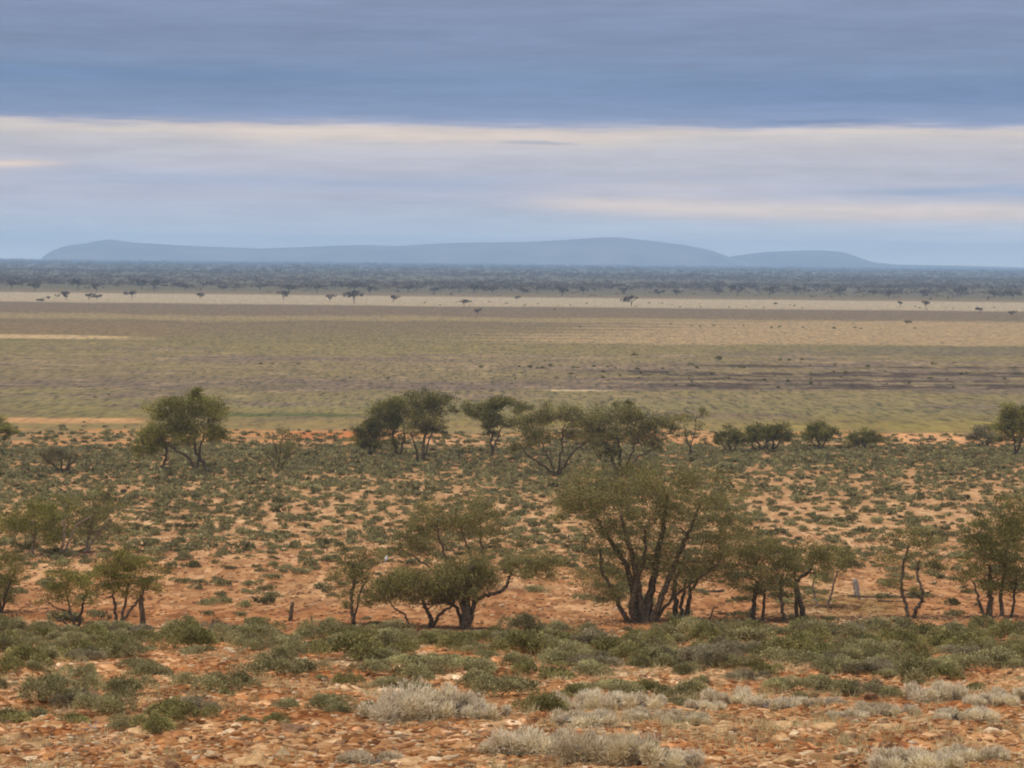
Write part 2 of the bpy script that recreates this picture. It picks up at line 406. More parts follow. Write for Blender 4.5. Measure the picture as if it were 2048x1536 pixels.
# ------------------------------------------------------------------ trees
TREES = []
def grow_tree(name, label, cat, base, stems, blobs, leaf_mat, bark_mat=bark, density=1.0, tipd=1.0, leaf=1.0, group=None, up=.5):
    """stems: list of (polyline in photo px, base radius px, tip radius px); blobs: (cx,cy,rx,ry[,dens]).
    The outline gives each tree's true size at its own distance; depth is grown round it."""
    B = ground_at(*base); D = B[1]; m = D / FPX           # metres per photo px
    B[2] -= .12
    root = bpy.data.objects.new(name, None); C.objects.link(root); root.location = tuple(B)
    root.empty_display_size = .5
    tag(root, label, cat, group)
    nodes, nrad, own = [], [], []; trunks = []
    for pts, r0, r1 in stems:
        P = np.array([on_plane(px, py, D) for px, py in pts])
        P[0, 2] = float(height(P[0, 0], P[0, 1])) - .15
        n = len(P); off = np.cumsum(rng.normal(0, 1, n)) * m * 9; off -= off[0]
        if abs(pts[0][1] - base[1]) > 12 or len(stems) == 1 or True: P[:, 1] += off * (1 if n > 2 else .5)
        t = np.linspace(0, n - 1, (n - 1) * 5 + 1)
        # catmull-like smoothing
        Q = np.stack([np.interp(t, np.arange(n), P[:, k]) for k in range(3)], 1)
        for _ in range(2): Q[1:-1] = (Q[:-2] + Q[1:-1] * 2 + Q[2:]) / 4
        Q[1:-1] += rng.normal(0, m * 1.3, Q[1:-1].shape)
        rr = np.linspace(r0, r1, len(Q)) * m; rr[0] *= 1.35; rr[1] *= 1.1
        rr = rr * .8; trunks.append([tube(Q - B, rr, 8)])
        for q, r_ in zip(Q[3:], rr[3:]): nodes.append(q); nrad.append(r_); own.append(len(trunks) - 1)
    if len(blobs) <= 14 and D < 200: tipd *= 1.25
    if D > 200: density *= 1.25
    # crown tips
    tips, tb = [], []
    for b in blobs:
        cx, cy, rx, ry = b[:4]; dn = b[4] if len(b) > 4 else 1.0
        c0 = on_plane(cx, cy, D); c0[1] += rng.uniform(-.35, .35) * rx * m
        nt_ = max(3, int(rx * ry / 52 * tipd * dn))
        u = norm(rng.normal(size=(nt_, 3))); rr = rng.uniform(.15, 1, nt_) ** .55
        T = c0 + u * rr[:, None] * np.array([rx, (rx + ry) * .45, ry]) * m * .98
        gx, gy = project(T)
        hole = fbm(gx / 26 + base[0], gy / 20 + T[:, 1] * .4, 131, 3) < (.44 if len(blobs) > 14 else .34)
        T = T[~hole]; tips += list(T); tb += [b] * len(T)
    tips = np.array(tips)
    cen = np.mean(nodes, axis=0)
    order = np.argsort(np.linalg.norm(tips - cen, axis=1))
    nodes = list(nodes); nrad = list(nrad)
    for i in order:
        T = tips[i]; A = np.array(nodes); d = A - T
        dist = np.linalg.norm(d, axis=1) + np.maximum(0, d[:, 2]) * 1.2
        j = int(np.argmin(dist)); S = A[j]; r0 = min(nrad[j] * .6, 2.2 * m); r1 = max(.35 * m, .008)
        r0 = max(r0, r1 * 1.2)
        k = 5; t = np.linspace(0, 1, k)[:, None]
        sag = np.array([0, 0, 1.0]) * np.linalg.norm(T - S) * .13
        Q = S + (T - S) * t - sag * np.sin(t * np.pi) + rng.normal(0, .03, (k, 3)) * np.linalg.norm(T - S) * np.sin(t * np.pi)
        rad = np.linspace(r0, r1, k); trunks[own[j]].append(tube(Q - B, rad, 4))
        for q, r_ in zip(Q[2:], rad[2:]): nodes.append(q); nrad.append(r_); own.append(own[j])
    for parts in trunks:
        V, F = merge(parts)
        link('trunk', make_mesh('trunk', V, F, bark_mat, smooth=True), root)
    # foliage: sprays of small leaves round each tip
    Ls = .00080 * D * leaf
    nper = int(82 * density)
    cr = np.array([min(b[2], b[3]) for b in tb]) * m * .36 + .05
    cr = np.minimum(cr * 1.42, 26 * m)
    Cn = np.repeat(tips, nper, 0); rad = np.repeat(cr, nper)
    u = rng.normal(size=(len(Cn), 3)); u[:, 2] = u[:, 2] * .62 + .15
    off = u * (rad * .62)[:, None]
    Cc = Cn + off
    cmean = tips.mean(0)
    outward = norm(Cc - cmean)
    Dr = norm(rng.normal(size=Cc.shape)) * .8 + outward * .5 + np.array([0, 0, up])
    Lr = Ls * rng.uniform(.7, 1.6, len(Cc))
    V, F = leaf_tris(Cc - B, Dr, Lr, Lr * .38)
    tint = np.repeat(np.clip(np.repeat(rng.normal(.45, .22, len(tips)), nper) + rng.normal(0, .22, len(Cc)), 0, 1), 3)
    link('crown', make_mesh('crown', V, F, leaf_mat, tint=tint), root)
    TREES.append((base[0], label, root))
    return root

SP = 'spreading trees on the stony flat'
# --- near row
grow_tree('mulga_tree', 'tallest and widest tree, many dark stems fanning from one base under an olive crown', 'tree', (1285, 1245),
    [([(1285, 1247), (1282, 1215), (1278, 1180), (1270, 1130), (1255, 1080), (1240, 1030)], 12, 4),
     ([(1290, 1247), (1300, 1200), (1310, 1150), (1318, 1100), (1330, 1040), (1335, 990)], 12, 4),
     ([(1300, 1247), (1325, 1190), (1348, 1135), (1365, 1090), (1385, 1050), (1400, 1010)], 9, 3),
     ([(1272, 1247), (1262, 1215), (1272, 1160), (1290, 1110), (1290, 1060)], 9, 3),
     ([(1262, 1246), (1240, 1215), (1228, 1180), (1205, 1150), (1200, 1100)], 7, 3),
     ([(1278, 1200), (1258, 1140), (1240, 1110), (1215, 1075), (1195, 1040), (1180, 1000)], 8, 3),
     ([(1305, 1245), (1330, 1215), (1362, 1180), (1400, 1155), (1430, 1130)], 5, 2)],
    [(1180, 985, 68, 48), (1255, 965, 70, 38), (1330, 965, 75, 42), (1405, 975, 68, 42), (1465, 1010, 52, 48), (1150, 1010, 42, 32), (1215, 1030, 60, 42), (1290, 1020, 70, 45),
     (1370, 1030, 70, 45), (1440, 1065, 55, 38, .8), (1210, 1080, 42, 34, .8), (1290, 1085, 55, 42, .9), (1355, 1095, 55, 45, .9), (1410, 1110, 52, 36, .8), (1275, 1140, 40, 32, .7), (1335, 1150, 42, 32, .6),
     (1185, 1150, 48, 34, 1.1), (1225, 1175, 44, 30, 1), (1165, 1125, 32, 26, .8), (1105, 1025, 38, 18, .7), (1395, 1160, 44, 24, .8), (1250, 1120, 50, 40, .9), (1310, 1120, 50, 40, .9), (1150, 1070, 44, 26, .5), (1210, 1195, 30, 20, .8), (1340, 1185, 30, 22, .6), (1430, 1095, 50, 36, .8), (1480, 1055, 36, 30, .6)],
    leaf_olive, density=1.15)
grow_tree('mulga_tree', 'short dark-stemmed tree half hidden at the right foot of the tallest tree', 'tree', (1362, 1240),
    [([(1355, 1240), (1352, 1205), (1348, 1170), (1362, 1140)], 8, 4), ([(1372, 1240), (1376, 1210), (1384, 1175), (1405, 1150)], 7, 3), ([(1362, 1238), (1364, 1205), (1372, 1160)], 6, 3)],
    [(1370, 1150, 40, 28), (1410, 1135, 42, 26), (1445, 1120, 35, 22, .7), (1345, 1180, 22, 20, .5)], leaf_olive, density=.9)
grow_tree('mulga_tree', 'thick black-trunked low tree with one bare limb snaking out to the right', 'tree', (932, 1258),
    [([(933, 1260), (932, 1228), (934, 1195), (938, 1160), (945, 1130)], 14, 7), ([(936, 1222), (950, 1200), (975, 1190), (1000, 1183), (1014, 1172), (1017, 1155), (1025, 1140)], 6, 3),
     ([(928, 1225), (915, 1215), (895, 1208), (880, 1195), (865, 1180)], 5, 2.5), ([(935, 1190), (915, 1170), (895, 1155)], 5, 3), ([(938, 1180), (955, 1160), (965, 1140)], 4, 2)],
    [(935, 1140, 52, 32), (890, 1160, 48, 32), (965, 1155, 35, 28), (930, 1180, 45, 22), (900, 1185, 30, 18, .8), (1050, 1130, 40, 22, .7), (1095, 1135, 32, 26, .9), (1020, 1125, 20, 14, .5)], leaf_olive, density=1.5, tipd=1.4)
grow_tree('mulga_tree', 'leafy forked low tree whose crown merges left of the thick black trunk', 'tree', (860, 1256),
    [([(860, 1257), (862, 1238), (855, 1222), (845, 1205), (840, 1185)], 7, 3), ([(861, 1240), (880, 1225), (900, 1215), (910, 1195)], 5, 2.5), ([(820, 1250), (812, 1232), (800, 1222), (786, 1212), (778, 1195)], 3, 1.5)],
    [(840, 1165, 45, 32), (795, 1170, 42, 30), (765, 1185, 34, 26), (870, 1195, 30, 20), (820, 1200, 32, 18, .7), (735, 1200, 24, 16, .8), (700, 1210, 18, 10, .5)], leaf_olive, density=1.4, tipd=1.4)
grow_tree('mulga_tree', 'slim tree with a crooked S-shaped trunk left of the leafy forked tree', 'tree', (707, 1250),
    [([(707, 1252), (708, 1235), (703, 1218), (703, 1195), (708, 1165), (705, 1130)], 6, 3), ([(705, 1205), (720, 1180), (735, 1155)], 3, 1.5)],
    [(700, 1115, 38, 28), (685, 1150, 30, 24), (725, 1150, 34, 24), (715, 1185, 30, 18, .8), (740, 1120, 28, 20, .7), (680, 1185, 18, 12, .5)], leaf_olive, density=1.0)
grow_tree('mulga_tree', 'airy wide tree standing behind the thick black-trunked tree', 'tree', (905, 1180),
    [([(905, 1182), (900, 1150), (890, 1110), (880, 1075), (875, 1045)], 4.5, 2), ([(960, 1160), (945, 1120), (930, 1085), (920, 1050)], 3.5, 1.5), ([(962, 1160), (966, 1120), (962, 1080), (958, 1040)], 3.5, 1.5), ([(905, 1178), (870, 1145), (835, 1120), (800, 1100)], 3, 1.2)],
    [(880, 1030, 62, 30), (955, 1025, 55, 32), (915, 1060, 65, 28), (840, 1065, 45, 26), (985, 1065, 36, 26), (860, 1100, 50, 24, .8), (800, 1090, 36, 24, .8), (770, 1110, 26, 22, .9), (960, 1100, 45, 18, .5), (1040, 1095, 32, 16, .4), (820, 1130, 34, 18, .6)], leaf_olive, density=1.0)
grow_tree('mulga_tree', 'broad bright green-tinged tree with two thin pale legs at the far left', 'tree', (120, 1112),
    [([(120, 1114), (126, 1090), (132, 1065), (128, 1040)], 5, 2.5), ([(60, 1128), (64, 1095), (70, 1060), (68, 1040)], 4, 2), ([(128, 1080), (150, 1050), (185, 1030)], 3, 1.5)],
    [(70, 1035, 58, 36), (30, 1050, 36, 30), (110, 1055, 45, 30), (85, 1075, 50, 22), (120, 1015, 36, 22, .7)], leaf_green, bark_pale, density=1.1)
grow_tree('mulga_tree', 'hazy olive tree behind and right of the two pale legs at far left', 'tree', (172, 1105),
    [([(172, 1107), (174, 1080), (180, 1050), (190, 1020)], 4, 2), ([(173, 1090), (200, 1060), (225, 1040)], 3, 1.5)],
    [(175, 1020, 48, 32), (220, 1025, 42, 32), (165, 1060, 40, 28), (225, 1065, 40, 24, .8), (200, 990, 30, 16, .6)], leaf_olive, bark_pale, density=.9)
grow_tree('mulga_tree', 'small tree cut off by the left edge above the foreground brow', 'tree', (2, 1226),
    [([(2, 1228), (0, 1205), (-8, 1180), (-6, 1150)], 5, 3), ([(1, 1210), (14, 1185), (22, 1160)], 4, 2)],
    [(5, 1125, 42, 26), (-5, 1165, 34, 28), (30, 1150, 24, 22, .7), (10, 1195, 22, 16, .8)], leaf_dark, density=1.1)
grow_tree('mulga_tree', 'multi-stemmed small green tree, left one of the bushy pair', 'tree', (150, 1258),
    [([(152, 1260), (150, 1240), (135, 1220), (110, 1215), (92, 1205)], 3, 1.5), ([(154, 1260), (160, 1232), (168, 1205), (172, 1180)], 4.5, 2), ([(151, 1260), (142, 1232), (136, 1200), (130, 1175)], 3.5, 1.5), ([(150, 1260), (128, 1246), (112, 1238), (98, 1222)], 3, 1.5)],
    [(130, 1155, 36, 24), (165, 1165, 32, 24), (110, 1185, 30, 20), (150, 1195, 38, 20, .7), (88, 1200, 18, 14, .6), (180, 1205, 20, 16, .5)], leaf_green, density=1.0)
grow_tree('mulga_tree', 'bright yellow-green bushy tree, right and larger one of the bushy pair', 'tree', (236, 1258),
    [([(236, 1260), (232, 1235), (224, 1210), (222, 1185)], 5, 2.5), ([(238, 1260), (246, 1225), (252, 1190), (255, 1165)], 4.5, 2), ([(240, 1258), (250, 1235), (268, 1212), (285, 1190), (295, 1170)], 4.5, 2), ([(284, 1252), (286, 1225), (284, 1195)], 8, 6)],
    [(250, 1115, 42, 26), (215, 1140, 36, 26), (285, 1140, 40, 28), (245, 1160, 48, 26), (300, 1170, 32, 20), (210, 1180, 30, 20, .8), (262, 1190, 30, 16, .5), (320, 1145, 18, 14, .6)], leaf_green, density=1.15)
grow_tree('mulga_tree', 'dark tree on two straight legs at the left of the right-hand grove', 'tree', (1505, 1240),
    [([(1505, 1242), (1507, 1220), (1509, 1195), (1515, 1165)], 7, 4), ([(1524, 1236), (1529, 1210), (1530, 1180)], 4.5, 3)],
    [(1510, 1095, 48, 30), (1475, 1130, 42, 30), (1530, 1130, 45, 30), (1500, 1165, 50, 26), (1460, 1160, 26, 20, .7), (1530, 1185, 26, 14, .7)], leaf_olive, density=1.05)
grow_tree('mulga_tree', 'leafy tree on one thin straight stem in the middle of the right-hand grove', 'tree', (1567, 1242),
    [([(1568, 1244), (1564, 1218), (1562, 1190), (1566, 1150)], 5.5, 3)],
    [(1560, 1110, 36, 26), (1575, 1140, 36, 26), (1550, 1170, 30, 22), (1580, 1180, 24, 18), (1545, 1090, 26, 18, .7)], leaf_olive, density=1.05)
grow_tree('mulga_tree', 'gnarled near-black trunk forking high in the right-hand grove', 'tree', (1603, 1236),
    [([(1607, 1238), (1604, 1215), (1598, 1190), (1592, 1168), (1608, 1152), (1625, 1140)], 8, 3.5), ([(1597, 1185), (1590, 1165), (1588, 1140)], 5, 2.5)],
    [(1620, 1105, 42, 22), (1650, 1115, 36, 24), (1600, 1125, 36, 22), (1640, 1140, 36, 18, .7), (1675, 1110, 26, 18, .8)], leaf_olive, density=1.05)
grow_tree('mulga_tree', 'slender pale-stemmed tree at the right end of the right-hand grove', 'tree', (1655, 1214),
    [([(1636, 1213), (1630, 1195), (1628, 1165), (1632, 1140)], 3, 1.8), ([(1655, 1214), (1660, 1190), (1668, 1165), (1672, 1140)], 3.5, 2)],
    [(1690, 1130, 28, 18), (1665, 1125, 30, 22), (1640, 1150, 20, 14, .6), (1700, 1110, 20, 14, .7), (1650, 1165, 20, 12, .5)], leaf_olive, bark_pale, density=.95)
grow_tree('mulga_tree', 'open see-through tree with two stems bowed into a ring, alone between grove and right edge', 'tree', (1822, 1236),
    [([(1818, 1238), (1812, 1212), (1806, 1180), (1806, 1150), (1812, 1120), (1822, 1095)], 5, 2.5), ([(1824, 1238), (1830, 1215), (1842, 1200), (1840, 1175), (1832, 1145), (1838, 1120)], 5.5, 2.5)],
    [(1820, 1075, 40, 20), (1790, 1090, 30, 20), (1855, 1085, 34, 20), (1785, 1120, 22, 16, .8), (1872, 1135, 32, 17), (1785, 1170, 24, 11, .9), (1830, 1110, 28, 14, .4), (1845, 1060, 18, 12, .5), (1828, 1185, 14, 16, .6), (1760, 1120, 16, 14, .5)], leaf_olive, density=.95)
grow_tree('mulga_tree', 'large dark grey-green tree running off the right edge above the brow', 'tree', (1980, 1234),
    [([(1978, 1236), (1980, 1205), (1982, 1170), (1978, 1130)], 9, 4), ([(1972, 1236), (1962, 1215), (1955, 1190), (1948, 1165)], 5, 2), ([(2004, 1230), (2003, 1200), (2008, 1160), (2015, 1110)], 6, 3), ([(2022, 1230), (2028, 1195), (2032, 1150)], 4, 2)],
    [(1990, 1060, 55, 34), (2040, 1040, 50, 36), (1955, 1090, 40, 28), (2010, 1100, 60, 34), (1980, 1135, 52, 30), (2040, 1130, 45, 34), (1935, 1160, 30, 20, .9), (1990, 1170, 46, 24), (2045, 1180, 30, 24), (2010, 1010, 40, 22, .7), (1955, 1040, 26, 18, .5), (1940, 1120, 22, 16, .5)], leaf_dark, density=1.1)
# --- farther row, on the edge of the plain
grow_tree('acacia_tree', 'leaning wide-crowned tree with a limb reaching left, at the edge of the plain', 'tree', (413, 948),
    [([(414, 949), (408, 930), (398, 915), (386, 898), (388, 880)], 5, 2.8), ([(398, 915), (375, 912), (350, 900), (335, 885)], 4, 2), ([(392, 905), (402, 885), (410, 865)], 3, 1.5)],
    [(330, 820, 40, 24), (385, 808, 42, 24), (425, 825, 32, 28), (355, 850, 46, 26), (410, 860, 42, 24), (310, 865, 32, 22), (365, 878, 36, 18), (435, 870, 22, 16), (405, 790, 22, 14, .7)], leaf_green, density=1.2, tipd=1.6)
grow_tree('acacia_tree', 'small tree with drooping crown joined to the left of the leaning tree', 'tree', (320, 942),
    [([(320, 943), (328, 925), (333, 905), (328, 885)], 4, 2.5)],
    [(292, 895, 26, 20), (300, 870, 26, 18), (318, 890, 20, 14, .8), (278, 905, 14, 12, .6)], leaf_green, density=1.2, tipd=1.7)
grow_tree('dead_shrub', 'leafless-looking round grey shrub left of the leaning tree', 'shrub', (120, 946),
    [([(122, 947), (108, 930), (92, 918)], 3, 1.5), ([(124, 947), (122, 925), (120, 905)], 3, 1.5), ([(126, 947), (140, 930), (152, 915)], 3.5, 1.5), ([(127, 947), (134, 925), (136, 905)], 3, 1.5)],
    [(120, 903, 26, 15), (95, 912, 22, 16), (145, 912, 20, 18), (120, 922, 34, 14), (80, 908, 12, 10, .5)], leaf_grey, bark, density=.8, tipd=2.0)
grow_tree('acacia_tree', 'thin wispy tree with bare spiky branches between the leaning tree and the clump', 'tree', (555, 942),
    [([(551, 965), (553, 945), (556, 925), (550, 895), (545, 865)], 2.4, 1), ([(556, 930), (575, 915), (592, 900)], 2, 1), ([(555, 930), (538, 915), (525, 905)], 2, .8), ([(554, 925), (562, 895), (566, 860)], 2, .8)],
    [(555, 875, 30, 20, .6), (570, 900, 28, 18, .8), (540, 905, 22, 14, .8), (590, 880, 18, 14, .4), (550, 925, 22, 12, .7)], leaf_olive, density=.45, tipd=2.2)
grow_tree('acacia_tree', 'low dark bluish shrub-tree at the left foot of the clump', 'tree', (738, 914),
    [([(738, 915), (740, 895), (732, 880)], 3, 1.5), ([(740, 914), (750, 895), (748, 875)], 2.5, 1.5)],
    [(730, 865, 26, 18), (745, 885, 24, 18), (718, 885, 18, 14), (735, 850, 16, 12, .7)], leaf_dark, density=1.1, tipd=1.8)
grow_tree('acacia_tree', 'dense dark tree in the middle of the clump at the plain edge', 'tree', (796, 916),
    [([(797, 917), (794, 900), (788, 880), (785, 855)], 4, 2), ([(796, 905), (808, 880), (806, 850)], 3, 1.5)],
    [(775, 825, 34, 24), (800, 815, 30, 22), (770, 855, 30, 22), (800, 858, 28, 22), (785, 885, 24, 14, .8), (750, 840, 18, 14)], leaf_dark, density=1.2, tipd=1.7)
grow_tree('acacia_tree', 'tall upright two-stemmed tree at the right of the clump', 'tree', (846, 922),
    [([(846, 924), (846, 900), (848, 875), (855, 845)], 5, 2.5), ([(838, 905), (830, 885), (822, 865)], 3, 1.5), ([(846, 895), (862, 870), (870, 845)], 2.5, 1.2)],
    [(845, 800, 40, 20), (880, 808, 30, 20), (825, 822, 28, 20), (862, 835, 34, 20), (840, 858, 32, 16), (875, 860, 18, 12, .6), (905, 822, 12, 9, .5)], leaf_olive, density=1.2, tipd=1.7)
grow_tree('acacia_tree', 'dark tree on a thin pole-like trunk right of the clump', 'tree', (985, 910),
    [([(986, 911), (984, 890), (982, 870), (978, 845)], 3.5, 2), ([(1003, 925), (1000, 905), (990, 880)], 2, 1.2), ([(983, 880), (1000, 860), (1012, 845)], 2, 1)],
    [(965, 815, 34, 20), (1000, 808, 34, 18), (1035, 822, 30, 16), (940, 830, 22, 14, .8), (985, 840, 34, 18), (1020, 845, 24, 14, .7), (975, 862, 24, 12, .7)], leaf_dark, density=1.15, tipd=1.7)
grow_tree('acacia_tree', 'wide olive tree with bare V-shaped limbs spreading from low down', 'tree', (1110, 952),
    [([(1112, 953), (1095, 938), (1075, 922), (1055, 908), (1045, 895)], 3.5, 1.5), ([(1112, 953), (1102, 925), (1088, 900), (1080, 875)], 3, 1.5), ([(1114, 953), (1120, 925), (1124, 895), (1124, 860)], 3.5, 1.8), ([(1118, 940), (1135, 915), (1155, 895), (1172, 880)], 3, 1.5)],
    [(1065, 845, 38, 22), (1110, 830, 42, 22), (1155, 832, 36, 22), (1045, 875, 32, 22), (1095, 870, 40, 20), (1150, 865, 34, 20, .8), (1035, 900, 18, 12, .8), (1185, 850, 24, 16, .7), (1185, 890, 24, 14, .4)], leaf_olive, density=.95, tipd=1.6)
grow_tree('acacia_tree', 'big olive tree with dark fan of stems rising just behind the tallest tree', 'tree', (1240, 950),
    [([(1238, 952), (1230, 930), (1220, 912), (1212, 895)], 5, 2.5), ([(1240, 952), (1242, 925), (1240, 900), (1235, 870)], 5, 2.5), ([(1243, 950), (1256, 930), (1275, 912), (1300, 898)], 4, 2), ([(1242, 945), (1260, 915), (1272, 885), (1280, 860)], 3, 1.5)],
    [(1205, 840, 40, 26), (1255, 830, 42, 26), (1300, 838, 40, 24), (1190, 875, 30, 20), (1235, 872, 44, 24), (1290, 872, 36, 22, .8), (1215, 905, 30, 14, .7), (1340, 845, 30, 18, .8), (1305, 895, 24, 12, .5), (1250, 808, 24, 10, .6)], leaf_olive, density=1.1, tipd=1.6)
grow_tree('acacia_tree', 'sparse twiggy tree with a slanting thin stem right of the big olive tree', 'tree', (1386, 912),
    [([(1387, 914), (1380, 895), (1370, 875), (1368, 850)], 2, 1), ([(1378, 890), (1390, 865), (1392, 835)], 1.8, .8)],
    [(1370, 840, 30, 18, .7), (1395, 825, 24, 14, .5), (1360, 865, 26, 14, .6), (1390, 850, 20, 12, .5)], leaf_olive, density=.6, tipd=1.6)
for i, (bx, by, cx, cy, w, h_, lab) in enumerate([
    (1460, 906, 1458, 872, 36, 17, 'leftmost of the low round-topped dark trees in a row'),
    (1520, 904, 1515, 866, 30, 18, 'second from the left of the low round-topped dark trees'),
    (1545, 904, 1556, 868, 32, 19, 'third from the left of the low round-topped dark trees'),
    (1638, 900, 1640, 864, 38, 19, 'fourth low round-topped dark tree, standing a little apart on one trunk'),
    (1725, 897, 1724, 874, 42, 16, 'rightmost and flattest of the low round-topped dark trees')]):
    grow_tree('acacia_tree', lab, 'tree', (bx, by),
        [([(bx, by + 1), (bx, by - 10), (cx - 6, cy + 6)], 4, 2), ([(bx + 1, by - 4), (bx + 12, by - 14), (cx + 16, cy + 4)], 2.5, 1.2), ([(bx - 1, by - 4), (bx - 12, by - 12), (cx - 18, cy + 4)], 2.2, 1.2)],
        [(cx, cy - 2, w * .7, h_), (cx - w * .5, cy + 4, w * .5, h_ * .75), (cx + w * .5, cy + 4, w * .55, h_ * .75)], leaf_dark, density=1.3, tipd=2.0, group='low round-topped trees along the plain edge')
grow_tree('dead_shrub', 'dull grey rounded shrub beside the far right green tree', 'shrub', (1972, 896),
    [([(1972, 897), (1965, 885), (1955, 876)], 2, 1), ([(1974, 897), (1980, 883), (1985, 872)], 2, 1), ([(1973, 897), (1972, 880), (1970, 868)], 2, 1)],
    [(1965, 866, 26, 14), (1985, 876, 20, 14), (1948, 874, 16, 12, .8)], leaf_grey, density=.9, tipd=2.0)
grow_tree('acacia_tree', 'green tree at the right edge standing before the plain', 'tree', (2032, 912),
    [([(2031, 914), (2030, 895), (2026, 875), (2022, 850)], 4, 2), ([(2030, 892), (2042, 875), (2048, 860)], 3, 1.5)],
    [(2020, 825, 30, 20), (2045, 838, 30, 24), (2005, 848, 26, 18), (2030, 865, 32, 18), (2008, 872, 20, 12, .7), (2055, 870, 20, 16), (2015, 885, 18, 8, .6)], leaf_green, density=1.2, tipd=1.7)
grow_tree('acacia_tree', 'green tree at the left edge standing before the plain', 'tree', (-6, 905),
    [([(-6, 906), (-4, 890), (2, 872)], 3.5, 2)],
    [(0, 850, 26, 16), (18, 858, 20, 12), (-10, 868, 22, 14), (10, 872, 16, 10, .7)], leaf_green, density=1.2, tipd=1.7)

# ------------------------------------------------------------------ bushes
def bush_mesh(name, mat, nleaf, leaf, flat=.5, lobes=8, seed=0, green=False, stems=False):
    r = np.random.default_rng(seed)
    lc = np.c_[r.normal(0, .27, lobes), r.normal(0, .22, lobes), r.uniform(.05, .25, lobes)]
    lc[0] = (0, 0, .22)
    lr = r.uniform(.2, .34, lobes)
    li = r.integers(0, lobes, nleaf)
    u = norm(r.normal(size=(nleaf, 3))); u[:, 2] = np.abs(u[:, 2]) * 1.1 - .15
    rad = lr[li] * r.uniform(.35, 1.12, nleaf) ** .6
    P = lc[li] + u * rad[:, None]
    P[:, 2] = np.maximum(P[:, 2] * flat * 1.9, .01)
    Dr = u * 1.1 + r.normal(size=u.shape) * .55 + np.array([0, 0, .35])
    L = leaf * r.uniform(.6, 1.5, nleaf)
    V, F = leaf_tris(P, Dr, L, L * .5)
    tint = np.clip(r.normal(.45, .17, lobes)[li] + r.normal(0, .2, nleaf), 0, 1)
    return make_mesh(name, V, F, mat, tint=np.repeat(tint, 3))

bush_protos = []
for k in range(12):
    mat, tone = [(bush_leaf, 'dull olive-grey'), (bush_leaf_green, 'greener'), (bush_leaf, 'dull olive-grey'), (bush_leaf_grey, 'ashy grey') if k == 7 else (bush_leaf, 'dull olive-grey')][k % 4]
    bush_protos.append((bush_mesh('saltbush', mat, 3600, .055, flat=.42 + .12 * (k % 3), lobes=7 + k % 5, seed=100 + k), tone))

explicit = [(40,1330,90),(20,1348,60),(70,1345,50),(150,1320,100),(300,1350,90),(160,1354,50),(60,1376,40),(120,1372,45),(105,1412,105),(150,1418,80),(240,1392,95),(220,1432,80),(150,1442,60),(330,1428,100),(385,1425,80),
 (430,1382,90),(480,1372,60),(560,1350,90),(610,1345,70),(520,1345,60),(450,1392,30),(570,1420,50),(640,1418,75),(680,1425,60),(490,1444,35),(515,1446,24),(550,1442,45),(20,1445,90),(75,1438,60),(310,1458,80),(370,1456,80),(250,1460,60),
 (690,1322,90),(725,1318,60),(790,1378,90),(840,1372,80),(745,1348,70),(860,1340,110),(905,1330,70),(960,1345,90),(945,1375,80),(1010,1394,100),(1040,1380,60),(1075,1424,85),(1110,1405,60),(1030,1330,60),(1060,1350,60),(1115,1355,80),(1180,1352,80),(1170,1380,60),
 (1250,1388,90),(1210,1380,60),(1230,1315,90),(1285,1385,60),(1310,1325,100),(1330,1392,50),(700,1368,50),(665,1405,60),(800,1405,36),(940,1402,50),(740,1415,50),(780,1412,36),(1365,1350,60),(1385,1345,40),(1375,1390,80),(1365,1410,60),(1440,1315,70),(1460,1335,60),
 (1490,1360,60),(1530,1350,70),(1560,1325,80),(1620,1325,90),(1585,1380,90),(1640,1378,90),(1655,1350,70),(1715,1342,80),(1690,1388,80),(1740,1390,60),(1600,1400,40),(1780,1358,50),(1835,1368,90),(1880,1362,60),(1870,1345,60),(1930,1340,100),(2000,1338,90),(1780,1394,50),
 (1950,1380,40),(2035,1335,60),(1405,1370,36),(1500,1335,60),(1815,1350,50),(215,1425,40),(0,1375,40),(1140,1395,50),(560,1325,50),(640,1360,24),(270,1335,50),(400,1400,24)]
fore = [(px, py, w) for px, py, w in explicit]
tries = 0
while len(fore) < 300 and tries < 9000:
    tries += 1
    px = random.uniform(-40, 2090); py = random.uniform(1264, 1352)
    lim = 1312 + (35 if px > 950 else 0) + 18 * math.sin(px / 90)
    if py > lim and random.random() > .05: continue
    w = random.uniform(48, 98) * (.8 + (py - 1264) / 240)
    if all((px - a) ** 2 / (w * .5) ** 2 + (py - b) ** 2 / (w * .2) ** 2 > .55 for a, b, _ in fore):
        fore.append((px, py, w))
LM = [(-60, 'below the tree cut by the left edge'), (90, 'below the bushy pair of trees'), (300, 'just right of the bushy pair'), (440, 'below the thin upright stump'),
      (660, 'below the slim crooked tree'), (800, 'below the leafy forked tree'), (900, 'below the thick black-trunked tree'), (1010, 'left of the tallest tree'),
      (1180, 'below the left half of the tallest tree'), (1290, 'below the right half of the tallest tree'), (1430, 'below the dark two-legged tree'), (1560, 'below the gnarled black trunk'), (1680, 'below the thick grey stump'),
      (1780, 'below the open ring-stemmed tree'), (1910, 'below the large dark right-edge tree')]
def landmark(px):
    s = LM[0][1]
    for a, t in LM:
        if px >= a: s = t
    return s
def row_word(py):
    if py < 1300: return 'on the brow'
    if py < 1345: return 'high up'
    if py < 1392: return 'at mid-slope'
    return 'low down'
def size_word(w):
    return 'tiny' if w < 34 else 'small' if w < 50 else 'medium' if w < 70 else 'large' if w < 88 else 'very large'
